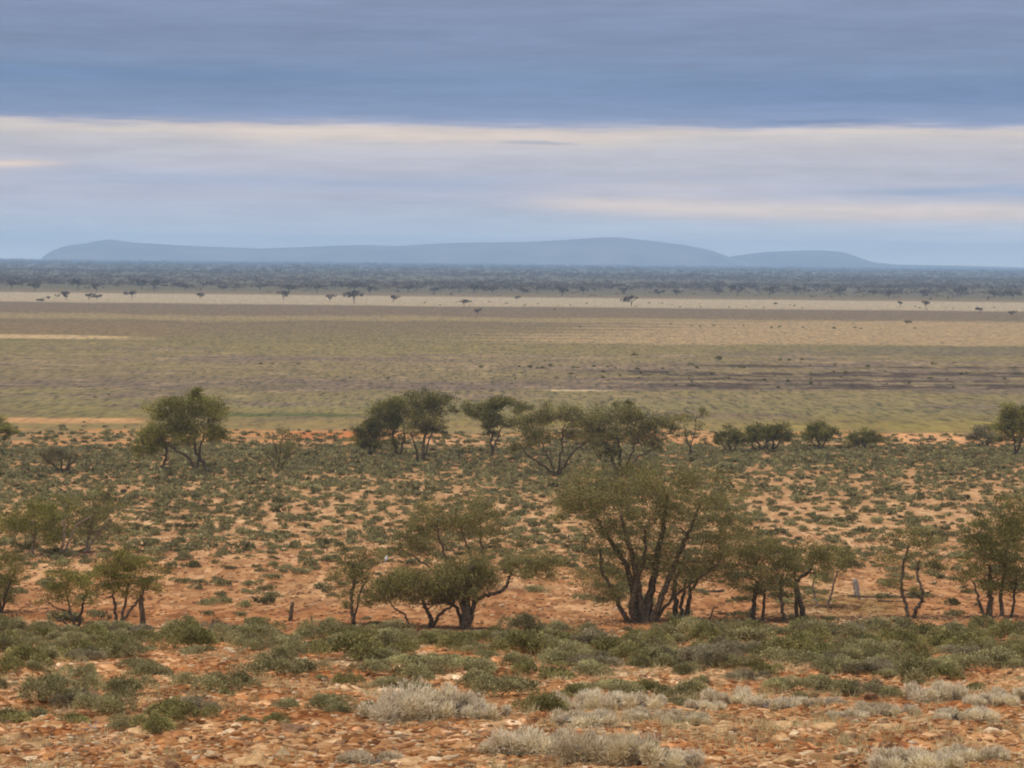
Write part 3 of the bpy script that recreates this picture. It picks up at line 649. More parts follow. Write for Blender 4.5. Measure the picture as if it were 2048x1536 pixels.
for i, (px, py, w) in enumerate(fore):
    g = ground_at(px, py); wid = w * g[1] / FPX
    me, tone = bush_protos[random.randrange(12)]
    o = link('saltbush', me, loc=(g[0], g[1] + wid * .2, float(height(g[0], g[1] + wid * .2)) - .03), rot=(0, 0, random.uniform(0, 6.28)), scale=(wid * 1.12, wid * random.uniform(.9, 1.2), wid * random.uniform(.72, 1.08)))
    tag(o, f'{size_word(w)} {tone} saltbush {row_word(py)} {landmark(px)}', 'bush', 'saltbushes on the foreground slope')

# the rest of the low scrub: thousands of clumps, one mass
def scrub_density(px, py):
    n = fbm(px / 110, py / 34, 91); n2 = fbm(px / 420, py / 90, 93)
    d = np.interp(py, [858, 889, 903, 935, 960, 1000, 1050, 1100, 1150, 1190, 1230, 1260], [.03, .22, 1.0, .95, .78, .62, .52, .42, .26, .12, .05, .05])
    d = d * (.72 + .5 * sstep(.32, .6, n + (n2 - .5) * .5 + np.interp(py, [900, 960, 1100], [.3, .1, .0])))
    d = np.where((px > 1500) & (py > 930) & (py < 1060), d * .62, d)
    d = np.where((px < 480) & (py > 960) & (py < 1150), d * 1.25, d)
    d = np.where((px > 780) & (px < 1180) & (py > 1150), d * .25, d)
    d = np.where((px > 556) & (px < 645) & (py > 1150) & (py < 1262), 0, d)      # bare ground round the two stumps
    d = np.where((px > 1690) & (px < 1745) & (py > 1140) & (py < 1200), 0, d)
    return d
def build_scrub():
    n = 56000
    Y = np.sqrt(rng.uniform(104**2, 350**2, n)); X = rng.uniform(-1, 1, n) * Y * .228
    Z = height(X, Y); px, py = project(np.stack([X, Y, Z], -1))
    area = .228 * (350**2 - 104**2); per = n / area
    keep = rng.uniform(size=n) < scrub_density(px, py) / per
    X, Y, Z = X[keep], Y[keep], Z[keep]
    grid = {}; ok = []
    for i in range(len(X)):          # keep clumps apart so soil shows between them
        c = (int(X[i] // .75), int(Y[i] // .75)); good = True
        dm = .92 if Y[i] < 250 else .6
        for a in (-1, 0, 1):
            for b in (-1, 0, 1):
                for j in grid.get((c[0] + a, c[1] + b), ()):
                    if (X[i] - X[j]) ** 2 + (Y[i] - Y[j]) ** 2 < dm * dm: good = False
        if good: grid.setdefault(c, []).append(i); ok.append(i)
    X, Y, Z = X[ok], Y[ok], Z[ok]
    base = []
    lod = []
    for Ym, nl, ls in ((160, 330, .14), (215, 150, .21), (400, 66, .31)):
        protos = []
        for s in range(10):
            r = np.random.default_rng(500 + s)
            lobes = 6
            lc = np.c_[r.normal(0, .25, lobes), r.normal(0, .22, lobes), r.uniform(.05, .22, lobes)]
            li = r.integers(0, lobes, nl); u = norm(r.normal(size=(nl, 3))); u[:, 2] = np.abs(u[:, 2]) * 1.1 - .12
            P = lc[li] + u * (r.uniform(.45, 1.05, nl) ** .6 * .27)[:, None]; P[:, 2] = np.maximum(P[:, 2] * .85, .01)
            V, F = leaf_tris(P, u + r.normal(size=u.shape) * .5 + np.array([0, 0, .3]), ls * r.uniform(.6, 1.4, nl), ls * .55)
            protos.append((V, np.clip(np.repeat(r.normal(0, .1, lobes)[li] + r.normal(0, .17, nl), 3), -1, 1)))
        lod.append((Ym, protos))
    order = np.argsort(Y); Vs = []; Ts = []
    for i in order:
        k = 0 if Y[i] < 160 else 1 if Y[i] < 215 else 2
        V, t = lod[k][1][random.randrange(10)]
        a = random.uniform(0, 6.28); ca, sa = math.cos(a), math.sin(a)
        w = random.uniform(.36, .98); w = w if random.random() < .8 else w * 1.35
        sx, sy, sz = w * random.uniform(.9, 1.5), w, w * random.uniform(.9, 1.35)
        W = np.empty_like(V); rx = V[:, 0] * ca - V[:, 1] * sa; ry = V[:, 0] * sa + V[:, 1] * ca
        W[:, 0] = X[i] + rx * sx; W[:, 1] = Y[i] + ry * sy; W[:, 2] = Z[i] - .02 + V[:, 2] * sz
        Vs.append(W); Ts.append(t + random.gauss(.45, .14))
    V = np.vstack(Vs); T = np.clip(np.concatenate(Ts), 0, 1)
    print('scrub clumps', len(order), 'tris', len(V) // 3)
    tag(link('low_scrub', make_mesh('low_scrub', V, np.arange(len(V)).reshape(-1, 3), scrub_leaf, tint=T)), 'low olive-grey scrub dotted over the red flat beyond the brow', 'scrub', kind='stuff')
build_scrub()

# ------------------------------------------------------------------ far woodland
def far_tree_mesh(name, seed, nl=90, w=1.0):
    r = np.random.default_rng(seed)
    lobes = 6
    lc = np.c_[r.normal(0, .24, lobes), r.normal(0, .24, lobes), r.uniform(.45, .72, lobes)]
    li = r.integers(0, lobes, nl); u = norm(r.normal(size=(nl, 3)))
    P = lc[li] + u * (r.uniform(.2, 1, nl) ** .5)[:, None] * np.array([.24, .24, .16])
    V, F = leaf_tris(P, r.normal(size=P.shape), .16 * r.uniform(.6, 1.4, nl), .11)
    return V, F, np.repeat(np.clip(r.normal(.4, .2, nl), 0, 1), 3)
far_protos = []
for s in range(8):
    V, F, t = far_tree_mesh('far', 900 + s, 150)
    cm = make_mesh('crown', V, F, leaf_far, tint=t)
    parts = [tube(np.array([[0, 0, -.03], [.01, 0, .2], [.02 * (s % 3 - 1), .01, .45]]), [.022, .017, .012], 5)]
    for a in range(4):
        an = a * 1.57 + s
        parts.append(tube(np.array([[0.005, 0, .2], [.1 * math.cos(an), .1 * math.sin(an), .38], [.2 * math.cos(an), .2 * math.sin(an), .55]]), [.013, .01, .006], 4))
    V, F = merge(parts); far_protos.append((cm, make_mesh('trunk', V, F, bark, smooth=True)))
def far_tree(px, py, w, label, group, hgt=None, name='far_tree', cat='tree'):
    g = ground_at(px, py); m = g[1] / FPX
    k = random.randrange(8)
    root = bpy.data.objects.new(name, None); C.objects.link(root); root.location = tuple(g)
    s = w * m; hh = (hgt or w * .72) * m
    root.scale = (s, s, hh / .85); root.rotation_euler = (0, 0, random.uniform(0, 6.28))
    tag(root, label, cat, group)
    link('crown', far_protos[k][0], root); link('trunk', far_protos[k][1], root)
G1 = 'lone small trees scattered on the pale far strip'
for px, py, w, lab in [(83, 606, 16, 'thin tree dot, leftmost on the pale far strip'), (97, 600, 12, 'smallest tree dot just right of the leftmost far tree'), (133, 601, 26, 'dark bushy far tree third from the left on the pale strip'),
    (178, 601, 20, 'left one of the touching pair of far trees'), (194, 600, 18, 'right one of the touching pair of far trees'), (264, 597, 26, 'solid dark rounded far tree right of the touching pair'), (400, 599, 20, 'lone far tree with a visible stalk between two wide gaps'),
    (567, 600, 26, 'low faint pale-grey far tree before the dark woodland'), (660, 603, 20, 'small dark far tree left of the widest one'), (708, 606, 42, 'widest bushy far tree on the pale strip'), (787, 605, 22, 'dark flat-topped far tree right of the widest one'),
    (928, 614, 22, 'faint low far bush at the middle of the pale strip'), (955, 629, 18, 'dark bush standing alone on the brown band'), (1035, 601, 14, 'tiny far tree at the upper edge of the pale strip'), (1263, 613, 32, 'rounded green-grey far tree right of centre'),
    (1549, 612, 10, 'speck of a tree on the pale strip right of centre'), (1801, 612, 14, 'small dark tree at the top edge of the pale strip on the right'), (1851, 615, 22, 'dark double-crowned tree on the right of the pale strip'), (1960, 627, 18, 'faint grey tree near the right end of the pale strip'),
    (2023, 633, 16, 'black-looking bush at the right end of the pale strip'), (1814, 650, 16, 'forked bush on the edge of the tan flat at right')]:
    far_tree(px, py, w, lab, G1)
# dots of shrubs over the plain: share a few small meshes
dot_protos = []
for s in range(6):
    dot_protos.append(bush_mesh('plain_shrub', leaf_dark, 160, .2, .7, 5, 700 + s))
dots = [(522,728,9),(545,729,8),(597,729,8),(650,752,5),(775,758,9),(768,751,6),(662,754,5),(965,735,14),(1038,734,9),(1060,736,14),(1085,737,10),(1152,736,13),(1187,734,11),(1268,712,14),(1438,719,18),(1562,721,10),(1579,721,9),(1604,720,10),(1030,758,8),(1027,751,6),(1115,756,9),(880,757,7),
 (912,757,6),(1275,740,12),(1382,652,6),(1400,654,6),(1428,652,7),(1467,657,6),(1487,652,6),(1543,656,7),(1561,654,8),(1605,655,5),(1668,658,9),(1710,657,8),(1723,658,7),(1830,657,6),(1160,655,6),(190,796,9),(218,790,7),(482,770,6),(1908,726,6),(700,757,6),(705,689,5),(1110,620,6),(880,610,5),(850,606,5),
 (168,845,8),(250,855,8),(330,714,5),(480,729,5),(985,706,5),(1090,723,6),(1215,735,8),(1240,752,7),(1150,755,6),(1340,648,5),(1075,737,9)]
for k in range(50):
    dots.append((random.uniform(1000, 2040), random.gauss(0, 1) * 3 + random.choice([734, 748, 757, 770]), random.uniform(6, 13)))
for k in range(36):
    px = random.uniform(900, 2040); dots.append((px, 604 + (px - 1024) * .0087 + random.uniform(0, 9), random.uniform(3, 6)))
def where(px, py):
    q = py - (px - 1024) * .0087
    h = 'far left' if px < 300 else 'left half' if px < 800 else 'middle' if px < 1250 else 'right half' if px < 1750 else 'far right'
    z = 'pale far strip' if q < 616 else 'tan flat' if q < 690 else 'upper olive plain' if q < 730 else 'striped olive plain' if q < 780 else 'near edge of the plain'
    return h, z
for px, py, w in dots:
    g = ground_at(px, py); wid = w * g[1] / FPX; h, z = where(px, py)
    o = link('plain_shrub', random.choice(dot_protos), loc=(g[0], g[1], g[2] - .05), rot=(0, 0, random.uniform(0, 6.28)), scale=(wid, wid, wid * .75))
    sz = 'speck-sized' if w < 7 else 'small' if w < 12 else 'broad'
    tag(o, f'{sz} dark shrub dot on the {z}, {h} of the view', 'shrub', f'dark shrubs dotted on the {z}')

def build_woodland():
    Vs, Ts = [], []
    protos = [far_tree_mesh('w', 950 + s, 26)[::2] for s in range(10)]
    nt_ = 0
    for (a, b, cnt, hs) in ((1620, 1850, 330, .62), (1850, 2600, 3800, .95), (2600, 4200, 5200, 1.0), (4200, 8200, 6500, 1.5), (8200, 11600, 6500, 1.5)):
        Y = np.sqrt(rng.uniform(a * a, b * b, cnt)); X = rng.uniform(-1, 1, cnt) * Y * .235
        den = fbm(X / 300, Y / 220, 97)
        Z = height(X, Y)
        for x, y, z, dn in zip(X, Y, Z, den):
            # ragged near edge of the wood
            if y < 1800 + 260 * (fbm(x / 90, 0.3, 99) - .5) and rng.uniform() < .82: continue
            if y < 6000 and dn < .46 and rng.uniform() < .7: continue
            V, t = protos[rng.integers(10)]
            w = rng.uniform(5, 14) * hs; h_ = rng.uniform(3.2, 6.8) * hs
            if y > 3200 and rng.uniform() < .05: h_ *= 1.6; w *= 1.7
            ca, sa = math.cos(x), math.sin(x)
            W = np.stack([x + (V[:, 0] * ca - V[:, 1] * sa) * w, y + (V[:, 0] * sa + V[:, 1] * ca) * w, z + (V[:, 2] - .12) * h_ / .8], 1)
            Vs.append(W); Ts.append(np.clip(t + rng.normal(0, .18), 0, 1)); nt_ += 1
    V = np.vstack(Vs); print('woodland', nt_, len(V) // 3)
    tag(link('woodland', make_mesh('woodland', V, np.arange(len(V)).reshape(-1, 3), leaf_far, tint=np.concatenate(Ts))), 'dark grey-green belt of dense woodland across the far plain', 'woodland', kind='stuff')
build_woodland()
for k in range(34):
    px = 20 + k * 61 + random.uniform(-20, 20); py = 588 + (px - 1024) * .0087 + random.uniform(-3, 4)
    far_tree(px, py, random.uniform(18, 34), 'small tree on the ragged near edge of the far woodland', 'trees on the near edge of the woodland')

# ------------------------------------------------------------------ stones
def stone_mesh(name, seed, mat, sub=2, flat=.5):
    import bmesh
    r = random.Random(seed)
    bm = bmesh.new()
    n = 16
    for k in range(n):
        v = Vector((r.gauss(0, 1), r.gauss(0, 1), r.gauss(0, 1))).normalized() * r.uniform(.38, .52)
        bm.verts.new((v.x, v.y * .8, v.z * flat))
    bmesh.ops.convex_hull(bm, input=bm.verts)
    loose = [v for v in bm.verts if not v.link_faces]
    bmesh.ops.delete(bm, geom=loose, context='VERTS')
    if sub:
        bmesh.ops.bevel(bm, geom=list(bm.edges), offset=.02, segments=1, affect='EDGES', clamp_overlap=True)
    me = bpy.data.meshes.new(name); bm.to_mesh(me); bm.free()
    if mat: me.materials.append(mat)
    return me
stone_protos = [[stone_mesh('stone', 10 * c + s, mat_rock[c], 2, .38 + .09 * s) for s in range(5)] for c in range(4)]
cname = ['rust-orange', 'tan', 'pale cream', 'dark brown']
big = [(80, 1486, 115, 0), (20, 1480, 60, 1), (280, 1470, 85, 1), (140, 1480, 50, 2), (370, 1478, 90, 0), (345, 1500, 50, 1), (590, 1462, 120, 3), (640, 1462, 50, 0), (240, 1488, 60, 3), (460, 1470, 40, 2), (470, 1490, 60, 0), (880, 1470, 60, 0), (780, 1482, 22, 2),
       (1000, 1480, 80, 0), (960, 1500, 60, 3), (1560, 1450, 80, 1), (1650, 1452, 90, 1), (1500, 1430, 80, 0), (1720, 1412, 60, 0), (1740, 1400, 40, 3), (1590, 1470, 40, 2), (1320, 1500, 50, 0), (1310, 1480, 40, 3), (1250, 1450, 60, 1), (700, 1510, 80, 3), (820, 1525, 90, 1), (860, 1520, 60, 2),
       (1700, 1505, 60, 2), (1850, 1478, 50, 0), (1950, 1500, 70, 1), (1430, 1520, 60, 1), (500, 1532, 90, 1), (180, 1530, 60, 0), (1780, 1460, 90, 1), (1230, 1340, 24, 2), (460, 1302, 34, 2), (290, 1422, 18, 2), (1560, 1480, 45, 1), (420, 1512, 45, 2), (60, 1520, 50, 2)]
rocks = [(a, b, w, c) for a, b, w, c in big]
while len(rocks) < 296:
    px = random.uniform(-20, 2070); py = 1438 + 104 * random.random()
    if px > 1300: py -= 25 * random.random()
    w = random.choice([15, 18, 20, 24, 28, 32, 38, 46, 58]) * random.uniform(.8, 1.2)
    rocks.append((px, py, w, random.choice([0, 0, 0, 1, 1, 1, 2, 3, 3])))
def rock_place(px):
    for a, t in ((170, 'at the left edge'), (420, 'left of the slab ledge'), (700, 'by the dark slab ledge'), (860, 'left of the first cream shrub'), (1020, 'by the first cream shrub'), (1320, 'among the cream shrubs'), (1540, 'right of the cream shrubs'), (1700, 'by the tan boulders'), (1880, 'below the right cream shrubs')):
        if px < a: return t
    return 'at the right edge'
for px, py, w, c in rocks:
    g = ground_at(px, py); wid = w * g[1] / FPX
    if w > 45: fl = random.uniform(.75, 1.05)
    else: fl = random.uniform(.9, 1.5)
    o = link('stone', stone_protos[c][random.randrange(5)], loc=(g[0], g[1], float(g[2]) - wid * .06 * fl), rot=(random.uniform(-.25, .25), random.uniform(-.25, .25), random.uniform(0, 6.28)), scale=(wid * 1.1, wid * random.uniform(.8, 1.2), wid * fl))
    sz = 'chip-sized' if w < 16 else 'small' if w < 26 else 'medium' if w < 44 else 'big'
    ln = 'in the lowest row' if py > 1500 else 'amid the rubble' if py > 1468 else 'along the top of the rubble'
    tag(o, f'{sz} {cname[c]} stone {ln} {rock_place(px)}'.replace('in the middle of the rubble', 'amid the rubble'), 'stone', 'loose stones on the foreground slope')

def build_gravel():
    import bmesh
    base = []
    for s in range(6):
        me = stone_mesh('tmp', 300 + s, None, 0, .55); me.calc_loop_triangles()
        V = np.empty(len(me.vertices) * 3); me.vertices.foreach_get('co', V)
        F = np.empty(len(me.loop_triangles) * 3, np.int32); me.loop_triangles.foreach_get('vertices', F)
        base.append((V.reshape(-1, 3), F.reshape(-1, 3))); bpy.data.meshes.remove(me)
    for c in range(4):
        parts = []
        n = [12500, 12500, 4500, 8000][c]
        u = rng.uniform(size=n)
        Y = 23 + 38 * u ** 1.5; X = rng.uniform(-1, 1, n) * Y * .235
        m = fbm(X / 1.3, Y / 1.3, 111 + c)
        keep = rng.uniform(size=n) < sstep(.3, .6, m) + .15
        X, Y = X[keep], Y[keep]; Z = height(X, Y)
        for x, y, z in zip(X, Y, Z):
            V, F = base[rng.integers(6)]
            w = rng.uniform(.03, .09) * (1.7 if rng.uniform() < .12 else 1)
            a = rng.uniform(0, 6.28); ca, sa = math.cos(a), math.sin(a)
            W = np.stack([x + (V[:, 0] * ca - V[:, 1] * sa) * w * 1.3, y + (V[:, 0] * sa + V[:, 1] * ca) * w, z + V[:, 2] * w + w * .06], 1)
            parts.append((W, F))
        n2 = [2600, 2600, 700, 2600][c]           # bigger stones on the red flat beyond the brow
        Y = np.sqrt(rng.uniform(104**2, 185**2, n2)); X = rng.uniform(-1, 1, n2) * Y * .225; Z = height(X, Y)
        for x, y, z in zip(X, Y, Z):
            V, F = base[rng.integers(6)]
            w = rng.uniform(.10, .24); a = rng.uniform(0, 6.28); ca, sa = math.cos(a), math.sin(a)
            W = np.stack([x + (V[:, 0] * ca - V[:, 1] * sa) * w * 1.4, y + (V[:, 0] * sa + V[:, 1] * ca) * w, z + V[:, 2] * w * 1.2 + w * .12], 1)
            parts.append((W, F))
        V, F = merge(parts)
        tag(link('gravel', make_mesh('gravel', V, F, mat_rock[c])), f'{cname[c]} gravel strewn over the red soil', 'gravel', kind='stuff')
build_gravel()

# ------------------------------------------------------------------ cream shrubs
def cream_shrub(px, py, w, hfac, label, flowers=True):
    g = ground_at(px, py); wid = w * g[1] / FPX; r = np.random.default_rng(int(px)); hfac *= .74
    root = bpy.data.objects.new('cream_shrub', None); C.objects.link(root); root.location = tuple(g)
    tag(root, label, 'shrub', 'pale cream shrubs among the foreground stones')
    n = int(5200 * (w / 100) ** 1.4)
    lob = max(8, int(w / 8)); lc = np.c_[r.uniform(-.52, .52, lob), r.uniform(-.28, .28, lob), r.uniform(.1, .3, lob) * hfac]
    stems = []
    for k in range(lob * 3):
        t = lc[k % lob] + r.normal(0, .05, 3) + np.array([0, 0, .04 * hfac]); t[2] = max(t[2], .06)
        b = np.array([t[0] * .2, t[1] * .2, -.02])
        mid = (b + t) / 2 + np.array([0, 0, .03]) + r.normal(0, .015, 3)
        stems.append(tube(np.array([b, mid, t]) * wid, [.006, .005, .003], 4))
    V, F = merge(stems); link('stems', make_mesh('stems', V, F, deadwood), root)
    li = r.integers(0, lob, n); u = norm(r.normal(size=(n, 3)))
    lc[:, 2] = np.maximum(lc[:, 2], .12 * hfac) * .8
    P = lc[li] + u * (r.uniform(.2, 1.15, n) ** .75)[:, None] * np.array([.13, .13, .24 * hfac]) * r.uniform(.6, 1.35, lob)[li][:, None]; P[:, 2] = np.maximum(P[:, 2], .005)
    V, F = leaf_tris(P * wid, u + r.normal(size=u.shape) * .5 + np.array([0, 0, .6]), .062 * r.uniform(.5, 1.6, n), .013)
    tt = np.clip(r.normal(.42, .16, lob)[li] + r.normal(0, .2, n), 0, 1)
    if flowers: tt[(r.uniform(size=n) < .35) & (P[:, 2] > np.median(P[:, 2]))] = 1
    link('foliage', make_mesh('foliage', V, F, cream_leaf, tint=np.repeat(tt, 3)), root)
for a in [(870, 1440, 210, 1.0, 'widest cream shrub, rounded, left of the others and above a red stone'), (770, 1435, 90, .8, 'small cream shrub tucked against the left of the widest one', ), (985, 1440, 100, .9, 'cream shrub right of the widest one'),
          (1190, 1420, 150, .75, 'long low cream shrub with white heads in the middle of the slope'), (1270, 1415, 110, .7, 'white-headed cream shrub at the right end of the long low one'), (1060, 1510, 150, 1.0, 'pale bushy cream shrub near the bottom edge, left of the green-tinged one'),
          (1220, 1525, 190, .8, 'green-tinged cream shrub touching the bottom edge in the middle', False), (1160, 1450, 120, .6, 'flat straw-coloured shrub between the upper and bottom cream shrubs'), (1470, 1405, 110, .7, 'grey-cream shrub below the grove, right of the saltbush cluster'),
          (1410, 1420, 80, .6, 'small grey-cream shrub left of the grey-cream one below the grove'), (1880, 1405, 130, .8, 'pale mauve-cream shrub on the right rubble'), (1975, 1410, 110, .6, 'low cream shrub beside the pale mauve-cream one'), (1830, 1540, 160, .7, 'straw-grey shrub cut by the bottom edge at right'),
          (1640, 1410, 80, .5, 'faint grey tuft-like shrub above the two tan boulders', False), (1780, 1432, 120, .5, 'flat cream shrub on the right rubble left of the mauve-cream one', False), (735, 1530, 110, .6, 'dull straw shrub at the bottom edge left of centre', False), (1375, 1445, 90, .5, 'thin cream shrub right of the long low one', False)]:
    cream_shrub(*a)
for px, py, w, h_, lab in [(1545, 1418, 90, .6, 'ragged cream shrub just left of the faint grey tuft'), (1700, 1440, 80, .5, 'small ragged cream shrub behind the right boulder'), (1925, 1440, 110, .6, 'ragged straw shrub below the pale mauve-cream one'),
                           (2035, 1400, 90, .7, 'cream shrub cut by the right edge'), (1310, 1440, 100, .6, 'ragged white shrub below the right end of the long low one'), (1110, 1425, 80, .7, 'small white-tipped shrub left of the long low one'), (1000, 1505, 90, .7, 'straw shrub left of the pale bushy one near the bottom'),
                           (1330, 1535, 120, .7, 'cream shrub right of the green-tinged one at the bottom edge'), (1950, 1520, 110, .6, 'grey-cream shrub near the bottom right corner')]:
    cream_shrub(px, py, w, h_, lab)

# ------------------------------------------------------------------ grass tufts
def build_grass():
    n = 4600
    Y = 23 + 42 * rng.uniform(size=n) ** 1.1; X = rng.uniform(-1, 1, n) * Y * .235
    keep = (fbm(X / 2.5, Y / 2.5, 121) + .10 * sstep(-.1, .1, X / Y) > .52)
    X, Y = X[keep], Y[keep]; Z = height(X, Y); k = 16
    C0 = np.repeat(np.stack([X, Y, Z], 1), k, 0); m = len(C0)
    C0[:, :2] += rng.normal(0, .05, (m, 2))
    L = rng.uniform(.05, .18, m); Dr = rng.normal(size=(m, 3)) * .5 + np.array([0, 0, 1.0])
    C0 += norm(Dr) * (L * .45)[:, None]
    V, F = leaf_tris(C0, Dr, L, .009)
    tint = np.repeat(np.clip(np.repeat(rng.uniform(0, 1, len(X)), k) * .7 + rng.uniform(0, .3, m), 0, 1), 3)
    tag(link('dry_grass', make_mesh('dry_grass', V, F, grass_leaf, tint=tint)), 'short straw-coloured dry grass between the foreground stones', 'grass', kind='stuff')
build_grass()

# ------------------------------------------------------------------ stumps, logs, dead branches, bird
def wood(name, label, cat, Y_from, pts, r0, r1, mat, extra=(), group=None):
    g = ground_at(*Y_from); D = g[1]; m = D / FPX
    parts = []
    for P, a, b in [(pts, r0, r1)] + list(extra):
        Q = np.array([on_plane(px, py, D) for px, py in P]); n = len(Q)
        t = np.linspace(0, n - 1, (n - 1) * 4 + 1); Q = np.stack([np.interp(t, np.arange(n), Q[:, k]) for k in range(3)], 1)
        Q[:, 1] += np.linspace(0, 1, len(Q)) * rng.uniform(-.3, .3); Q += rng.normal(0, .012, Q.shape)
        parts.append(tube(Q - g, np.linspace(a, b, len(Q)) * m, 7))
    V, F = merge(parts)
    o = link(name, make_mesh(name, V, F, mat, smooth=True), loc=g); tag(o, label, cat, group); return o
wood('stump', 'thin upright broken stump on the bare red ground left of the crooked tree', 'stump', (581, 1242), [(580, 1244), (582, 1226), (586, 1205)], 4.5, 4, bark, [([(581, 1225), (575, 1221)], 2, 1.5)])
wood('stump', 'knee-high dark stub between the broken stump and the crooked tree', 'stump', (625, 1246), [(625, 1247), (623, 1232)], 2.5, 1.5, bark)
wood('stump', 'thick grey stump leaning slightly behind the fallen log', 'stump', (1714, 1192), [(1715, 1194), (1713, 1178), (1711, 1163)], 6, 6, deadwood)
wood('fallen_log', 'long dark log lying on the ground left of the ring-stemmed tree', 'log', (1760, 1196), [(1696, 1192), (1740, 1195), (1790, 1194), (1832, 1196)], 3, 2, bark)
wood('fallen_log', 'second thin log lying just below the long dark one', 'log', (1790, 1204), [(1755, 1202), (1800, 1203), (1830, 1205)], 2, 1.2, bark)
wood('fallen_log', 'dark log lying on the ground between the tallest tree and the grove', 'log', (1420, 1184), [(1392, 1184), (1420, 1183), (1447, 1180)], 4, 2.5, bark)
wood('fallen_log', 'thin dark log on the red ground left of the two-legged tree', 'log', (1480, 1229), [(1435, 1226), (1470, 1228), (1502, 1230)], 2.5, 1.5, bark)
wood('dead_branch', 'grey dead branch poking in at the left edge on the rubble', 'branch', (10, 1450), [(-20, 1462), (5, 1448), (30, 1436)], 3, 1.5, deadwood, [([(5, 1448), (0, 1436)], 1.5, 1)])
wood('dead_branch', 'forked grey dead branch lying below the saltbushes at left', 'branch', (185, 1462), [(205, 1475), (190, 1460), (172, 1452)], 2.5, 1.2, deadwood, [([(190, 1460), (188, 1448)], 1.5, .8), ([(178, 1455), (165, 1462)], 1.2, .8)])
wood('dead_branch', 'bare twiggy branch sticking up from the grass left of the leafy forked tree', 'branch', (1415, 1240), [(1418, 1241), (1424, 1225), (1428, 1212)], 2, 1, bark, [([(1424, 1225), (1432, 1220)], 1, .7)])
def build_shade_litter():  # dark brown litter added round the near trunks, standing in for contact shade
    Vs, Ts = [], []
    for px, lab, root in TREES:
        B = np.array(root.location)
        if B[1] > 200: continue
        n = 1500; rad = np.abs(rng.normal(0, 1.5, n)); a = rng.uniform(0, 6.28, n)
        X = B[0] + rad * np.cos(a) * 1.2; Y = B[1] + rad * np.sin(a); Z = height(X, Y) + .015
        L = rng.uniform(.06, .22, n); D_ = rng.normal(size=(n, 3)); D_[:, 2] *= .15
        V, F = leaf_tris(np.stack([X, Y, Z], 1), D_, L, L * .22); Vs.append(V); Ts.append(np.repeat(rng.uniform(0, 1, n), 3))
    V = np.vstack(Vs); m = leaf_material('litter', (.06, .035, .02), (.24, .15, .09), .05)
    tag(link('contact_shade_litter', make_mesh('contact_shade_litter', V, np.arange(len(V)).reshape(-1, 3), m, tint=np.concatenate(Ts))), 'brown twigs and leaf litter added as contact shade on the soil under the near trees', 'litter', kind='stuff')
build_shade_litter()
def build_bird():
    P = on_plane(772, 1118, ground_at(707, 1250)[1] + 2.0)
    root = bpy.data.objects.new('white_bird', None); C.objects.link(root); root.location = tuple(P)
    tag(root, 'tiny bright white bird perched in the dark foliage right of the slim crooked tree', 'bird')
    wm = noisy_material('white_feathers', (.8, .8, .78), (.9, .9, .88), 4, .8, 0)
    Q = np.array([[-.05, 0, -.20], [-.03, 0, -.10], [0, 0, 0], [.02, 0, .08], [.035, 0, .12], [.05, 0, .17], [.055, 0, .21]])
    root.scale = (.75, .75, .75)
    V, F = tube(Q, [.018, .035, .085, .075, .045, .05, .02], 10); link('body', make_mesh('body', V, F, wm, smooth=True), root)
    V, F = tube(np.array([[.08, 0, .18], [.11, 0, .175], [.12, 0, .155]]), [.018, .012, .004], 6); link('beak', make_mesh('beak', V, F, deadwood, smooth=True), root)
    V, F = tube(np.array([[-.04, 0, -.15], [-.07, 0, -.24], [-.09, 0, -.32]]), [.03, .025, .015], 6); link('tail', make_mesh('tail', V, F, wm, smooth=True), root)
    # its perch
    V, F = tube(np.array([on_plane(735, 1140, P[1]) - P, [-.5, 0, -.25], [0, 0, -.1], [.5, 0, .1]]), [.04, .03, .025, .02], 6)
    o = link('perch_branch', make_mesh('perch_branch', V, F, bark, smooth=True), loc=P); tag(o, 'thin bare branch under the tiny white bird', 'branch')
build_bird()

# ------------------------------------------------------------------ haze
def build_haze():
    m, nt, out = new_mat('haze_air')
    v = N(nt, 'ShaderNodeVolumePrincipled')
    v.inputs['Color'].default_value = (.44, .68, 1.0, 1)
    v.inputs['Density'].default_value = HAZE_D
    v.inputs['Anisotropy'].default_value = .0
    nt.links.new(v.outputs[0], out.inputs['Volume'])
    x, y0, y1, z0, z1 = 0, -420, 14700, -1.5, 150
    x = 15500
    V = [(sx, sy, sz) for sx in (-x, x) for sy in (y0, y1) for sz in (z0, z1)]
    F = [(0, 1, 3, 2), (4, 6, 7, 5), (0, 4, 5, 1), (2, 3, 7, 6), (0, 2, 6, 4), (1, 5, 7, 3)]
    o = link('haze', make_mesh('haze', V, F, m)); tag(o, 'pale blue haze over the distant plain', kind='stuff')
HAZE_D = 1.3e-4
build_haze()

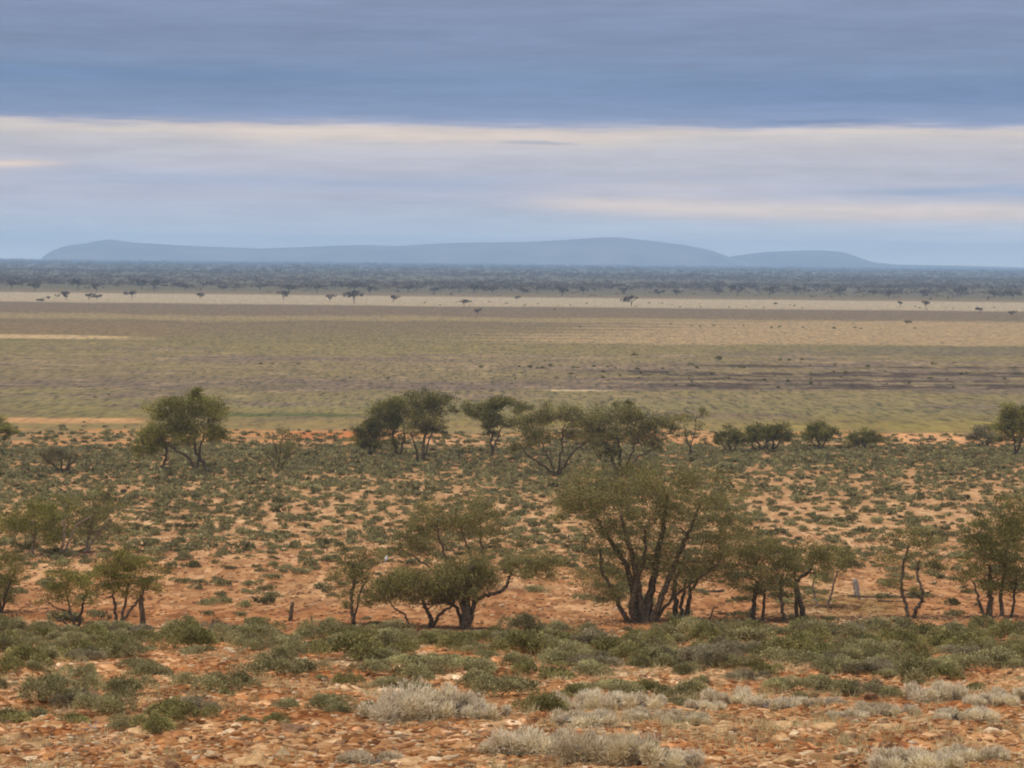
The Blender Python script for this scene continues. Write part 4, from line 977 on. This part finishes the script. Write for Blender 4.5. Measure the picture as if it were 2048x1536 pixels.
# ------------------------------------------------------------------ sky
SUN_EL, SUN_AZ = 56, -105           # azimuth clockwise from +Y (view direction)
def build_world():
    w = bpy.data.worlds.new('World'); bpy.context.scene.world = w; w.use_nodes = True
    nt = w.node_tree; nt.nodes.clear()
    out = nt.nodes.new('ShaderNodeOutputWorld'); bg = nt.nodes.new('ShaderNodeBackground')
    sky = nt.nodes.new('ShaderNodeTexSky'); sky.sky_type = 'NISHITA'; sky.sun_disc = False
    sky.sun_elevation = R(SUN_EL); sky.sun_rotation = R(SUN_AZ)
    tc = nt.nodes.new('ShaderNodeTexCoord'); sep = nt.nodes.new('ShaderNodeSeparateXYZ')
    nt.links.new(tc.outputs['Generated'], sep.inputs[0])
    def val(x):
        if isinstance(x, (int, float)):
            n = nt.nodes.new('ShaderNodeValue'); n.outputs[0].default_value = x; return n.outputs[0]
        return x
    def M(op, a, b=None, c=None):
        n = nt.nodes.new('ShaderNodeMath'); n.operation = op
        for i, s in enumerate((a, b, c)):
            if s is None: continue
            if isinstance(s, (int, float)): n.inputs[i].default_value = s
            else: nt.links.new(s, n.inputs[i])
        return n.outputs[0]
    az = M('ARCTAN2', sep.outputs['X'], sep.outputs['Y'])
    el = M('ARCSINE', sep.outputs['Z'])
    el = M('ADD', el, M('MULTIPLY', az, -.003))       # cloud deck a touch off level
    def noise(su, sv, detail=6, seed=0, rough=.6):
        cb = nt.nodes.new('ShaderNodeCombineXYZ')
        nt.links.new(M('MULTIPLY', az, su), cb.inputs[0]); nt.links.new(M('MULTIPLY', el, sv), cb.inputs[1]); cb.inputs[2].default_value = seed
        n = nt.nodes.new('ShaderNodeTexNoise'); n.inputs['Scale'].default_value = 1; n.inputs['Detail'].default_value = detail; n.inputs['Roughness'].default_value = rough
        nt.links.new(cb.outputs[0], n.inputs['Vector']); return M('SUBTRACT', n.outputs['Fac'], .5)
    big = noise(7, 60, 5, 1.3); fine = noise(45, 700, 6, 4.1); wisp = noise(18, 260, 7, 8.2)
    e2 = M('ADD', el, M('ADD', M('MULTIPLY', big, .005), M('ADD', M('MULTIPLY', wisp, .008), M('MULTIPLY', fine, .003))))
    mr = M('MULTIPLY', e2, 1 / .30)
    cr = nt.nodes.new('ShaderNodeValToRGB'); E = cr.color_ramp
    def s2l(c): return tuple(((v / 255 + .055) / 1.055) ** 2.4 if v > 10 else v / 255 / 12.92 for v in c) + (1,)
    def y2e(y): return (520 - y) / FPX / .30
    st = [(0, (262, 258, 250)), (y2e(470), (230, 230, 231)), (y2e(430), (206, 203, 213)), (y2e(395), (200, 194, 206)), (y2e(350), (200, 194, 204)), (y2e(310), (206, 198, 202)), (y2e(285), (210, 201, 200)), (y2e(266), (228, 211, 198)),
          (y2e(255), (196, 188, 196)), (y2e(248), (150, 158, 188)), (y2e(232), (128, 144, 181)), (y2e(200), (117, 136, 174)), (y2e(165), (113, 135, 173)), (y2e(120), (122, 137, 171)), (y2e(60), (124, 137, 171)), (y2e(0), (132, 143, 174)), (y2e(-300), (160, 168, 190)), (y2e(-650), (232, 230, 234))]
    while len(E.elements) < len(st): E.elements.new(.5)
    for e, (p, c) in zip(E.elements, sorted(st)): e.position = max(0, p); e.color = s2l(c)
    nt.links.new(mr, cr.inputs['Fac'])
    col = cr.outputs['Color']
    def mixc(a, c, fac):
        n = nt.nodes.new('ShaderNodeMix'); n.data_type = 'RGBA'; nt.links.new(fac, n.inputs['Factor'])
        nt.links.new(a, n.inputs['A'])
        if isinstance(c, tuple): n.inputs['B'].default_value = c
        else: nt.links.new(c, n.inputs['B'])
        return n.outputs['Result']
    def streak(px0, px1, py, h, c, amt, soft=.02, slope=0):
        a0, a1, ec = (px0 - 1024) / FPX, (px1 - 1024) / FPX, (520 - py) / FPX
        s0 = nt.nodes.new('ShaderNodeMapRange'); s0.interpolation_type = 'SMOOTHSTEP'; nt.links.new(az, s0.inputs['Value']); s0.inputs['From Min'].default_value = a0 - soft; s0.inputs['From Max'].default_value = a0 + soft
        s1 = nt.nodes.new('ShaderNodeMapRange'); s1.interpolation_type = 'SMOOTHSTEP'; nt.links.new(az, s1.inputs['Value']); s1.inputs['From Min'].default_value = a1 + soft; s1.inputs['From Max'].default_value = a1 - soft
        e3 = M('ADD', el, M('ADD', M('MULTIPLY', big, .008), M('MULTIPLY', wisp, .004)))
        if slope: e3 = M('ADD', e3, M('MULTIPLY', M('SUBTRACT', az, a0), slope))
        d = M('DIVIDE', M('SUBTRACT', e3, ec), h / FPX)
        g = M('POWER', 2.718, M('MULTIPLY', M('MULTIPLY', d, d), -1))
        return mixc(col, s2l(c), M('MULTIPLY', M('MULTIPLY', M('MULTIPLY', g, s0.outputs[0]), s1.outputs[0]), amt))
    col = streak(1080, 2600, 408, 20, (255, 226, 200), .95, .03, .02)
    col = streak(1000, 1500, 372, 9, (222, 206, 206), .7, .03)
    col = streak(-600, 110, 343, 10, (250, 220, 196), 1.0, .015)
    col = streak(420, 1250, 272, 17, (238, 215, 196), .85, .04)
    col = streak(150, 1100, 366, 15, (158, 174, 205), .5, .05)
    col = streak(1700, 2700, 385, 9, (155, 174, 204), .7, .03)
    col = streak(-700, 700, 160, 16, (102, 129, 171), .8, .06)
    col = streak(1350, 2700, 190, 26, (102, 125, 169), .7, .06)
    col = streak(1500, 1760, 244, 5, (108, 128, 170), .8, .015)
    col = streak(1010, 1140, 283, 4, (176, 172, 184), .8, .008)
    # soft mottling in the cloud deck
    mo = noise(22, 240, 8, 12.7, .65); mo2 = noise(6, 40, 4, 21.3)
    k = M('ADD', 1, M('ADD', M('MULTIPLY', mo, .55), M('MULTIPLY', mo2, .35)))
    sc = nt.nodes.new('ShaderNodeVectorMath'); sc.operation = 'SCALE'; nt.links.new(col, sc.inputs[0]); nt.links.new(k, sc.inputs['Scale'])
    # brighter, thinner cloud high overhead (never in the picture)
    hi = nt.nodes.new('ShaderNodeMapRange'); hi.interpolation_type = 'SMOOTHSTEP'; nt.links.new(el, hi.inputs['Value'])
    hi.inputs['From Min'].default_value = .18; hi.inputs['From Max'].default_value = .55; hi.inputs['To Min'].default_value = 1; hi.inputs['To Max'].default_value = OVERHEAD
    s2 = nt.nodes.new('ShaderNodeVectorMath'); s2.operation = 'SCALE'; nt.links.new(sc.outputs[0], s2.inputs[0]); nt.links.new(hi.outputs[0], s2.inputs['Scale'])
    # thin gaps of clear sky behind the cloud: Nishita sky at 0.1
    ns = nt.nodes.new('ShaderNodeVectorMath'); ns.operation = 'SCALE'; nt.links.new(sky.outputs[0], ns.inputs[0]); ns.inputs['Scale'].default_value = .1
    col = mixc(ns.outputs[0], s2.outputs[0], val(.93))
    nt.links.new(col, bg.inputs['Color']); bg.inputs['Strength'].default_value = 1
    nt.links.new(bg.outputs[0], out.inputs['Surface'])
OVERHEAD = 1.5
build_world()
sun = bpy.data.lights.new('sun', 'SUN'); sun.energy = 1.5; sun.angle = R(12); sun.color = (1, .87, .70)
so = bpy.data.objects.new('sun', sun); C.objects.link(so)
ax, ex = R(SUN_AZ), R(SUN_EL)
sd = Vector((math.sin(ax) * math.cos(ex), math.cos(ax) * math.cos(ex), math.sin(ex)))
so.rotation_euler = sd.to_track_quat('Z', 'Y').to_euler(); so.location = sd * 300

# ------------------------------------------------------------------ render settings
sc = bpy.context.scene
sc.view_settings.view_transform = 'Standard'; sc.view_settings.look = 'None'
sc.view_settings.exposure = 0; sc.view_settings.gamma = 1
sc.cycles.max_bounces = 6; sc.cycles.diffuse_bounces = 3; sc.cycles.transmission_bounces = 4; sc.cycles.volume_bounces = 1
sc.cycles.transparent_max_bounces = 4
sc.cycles.use_denoising = True
sc.cycles.filter_width = 2.0
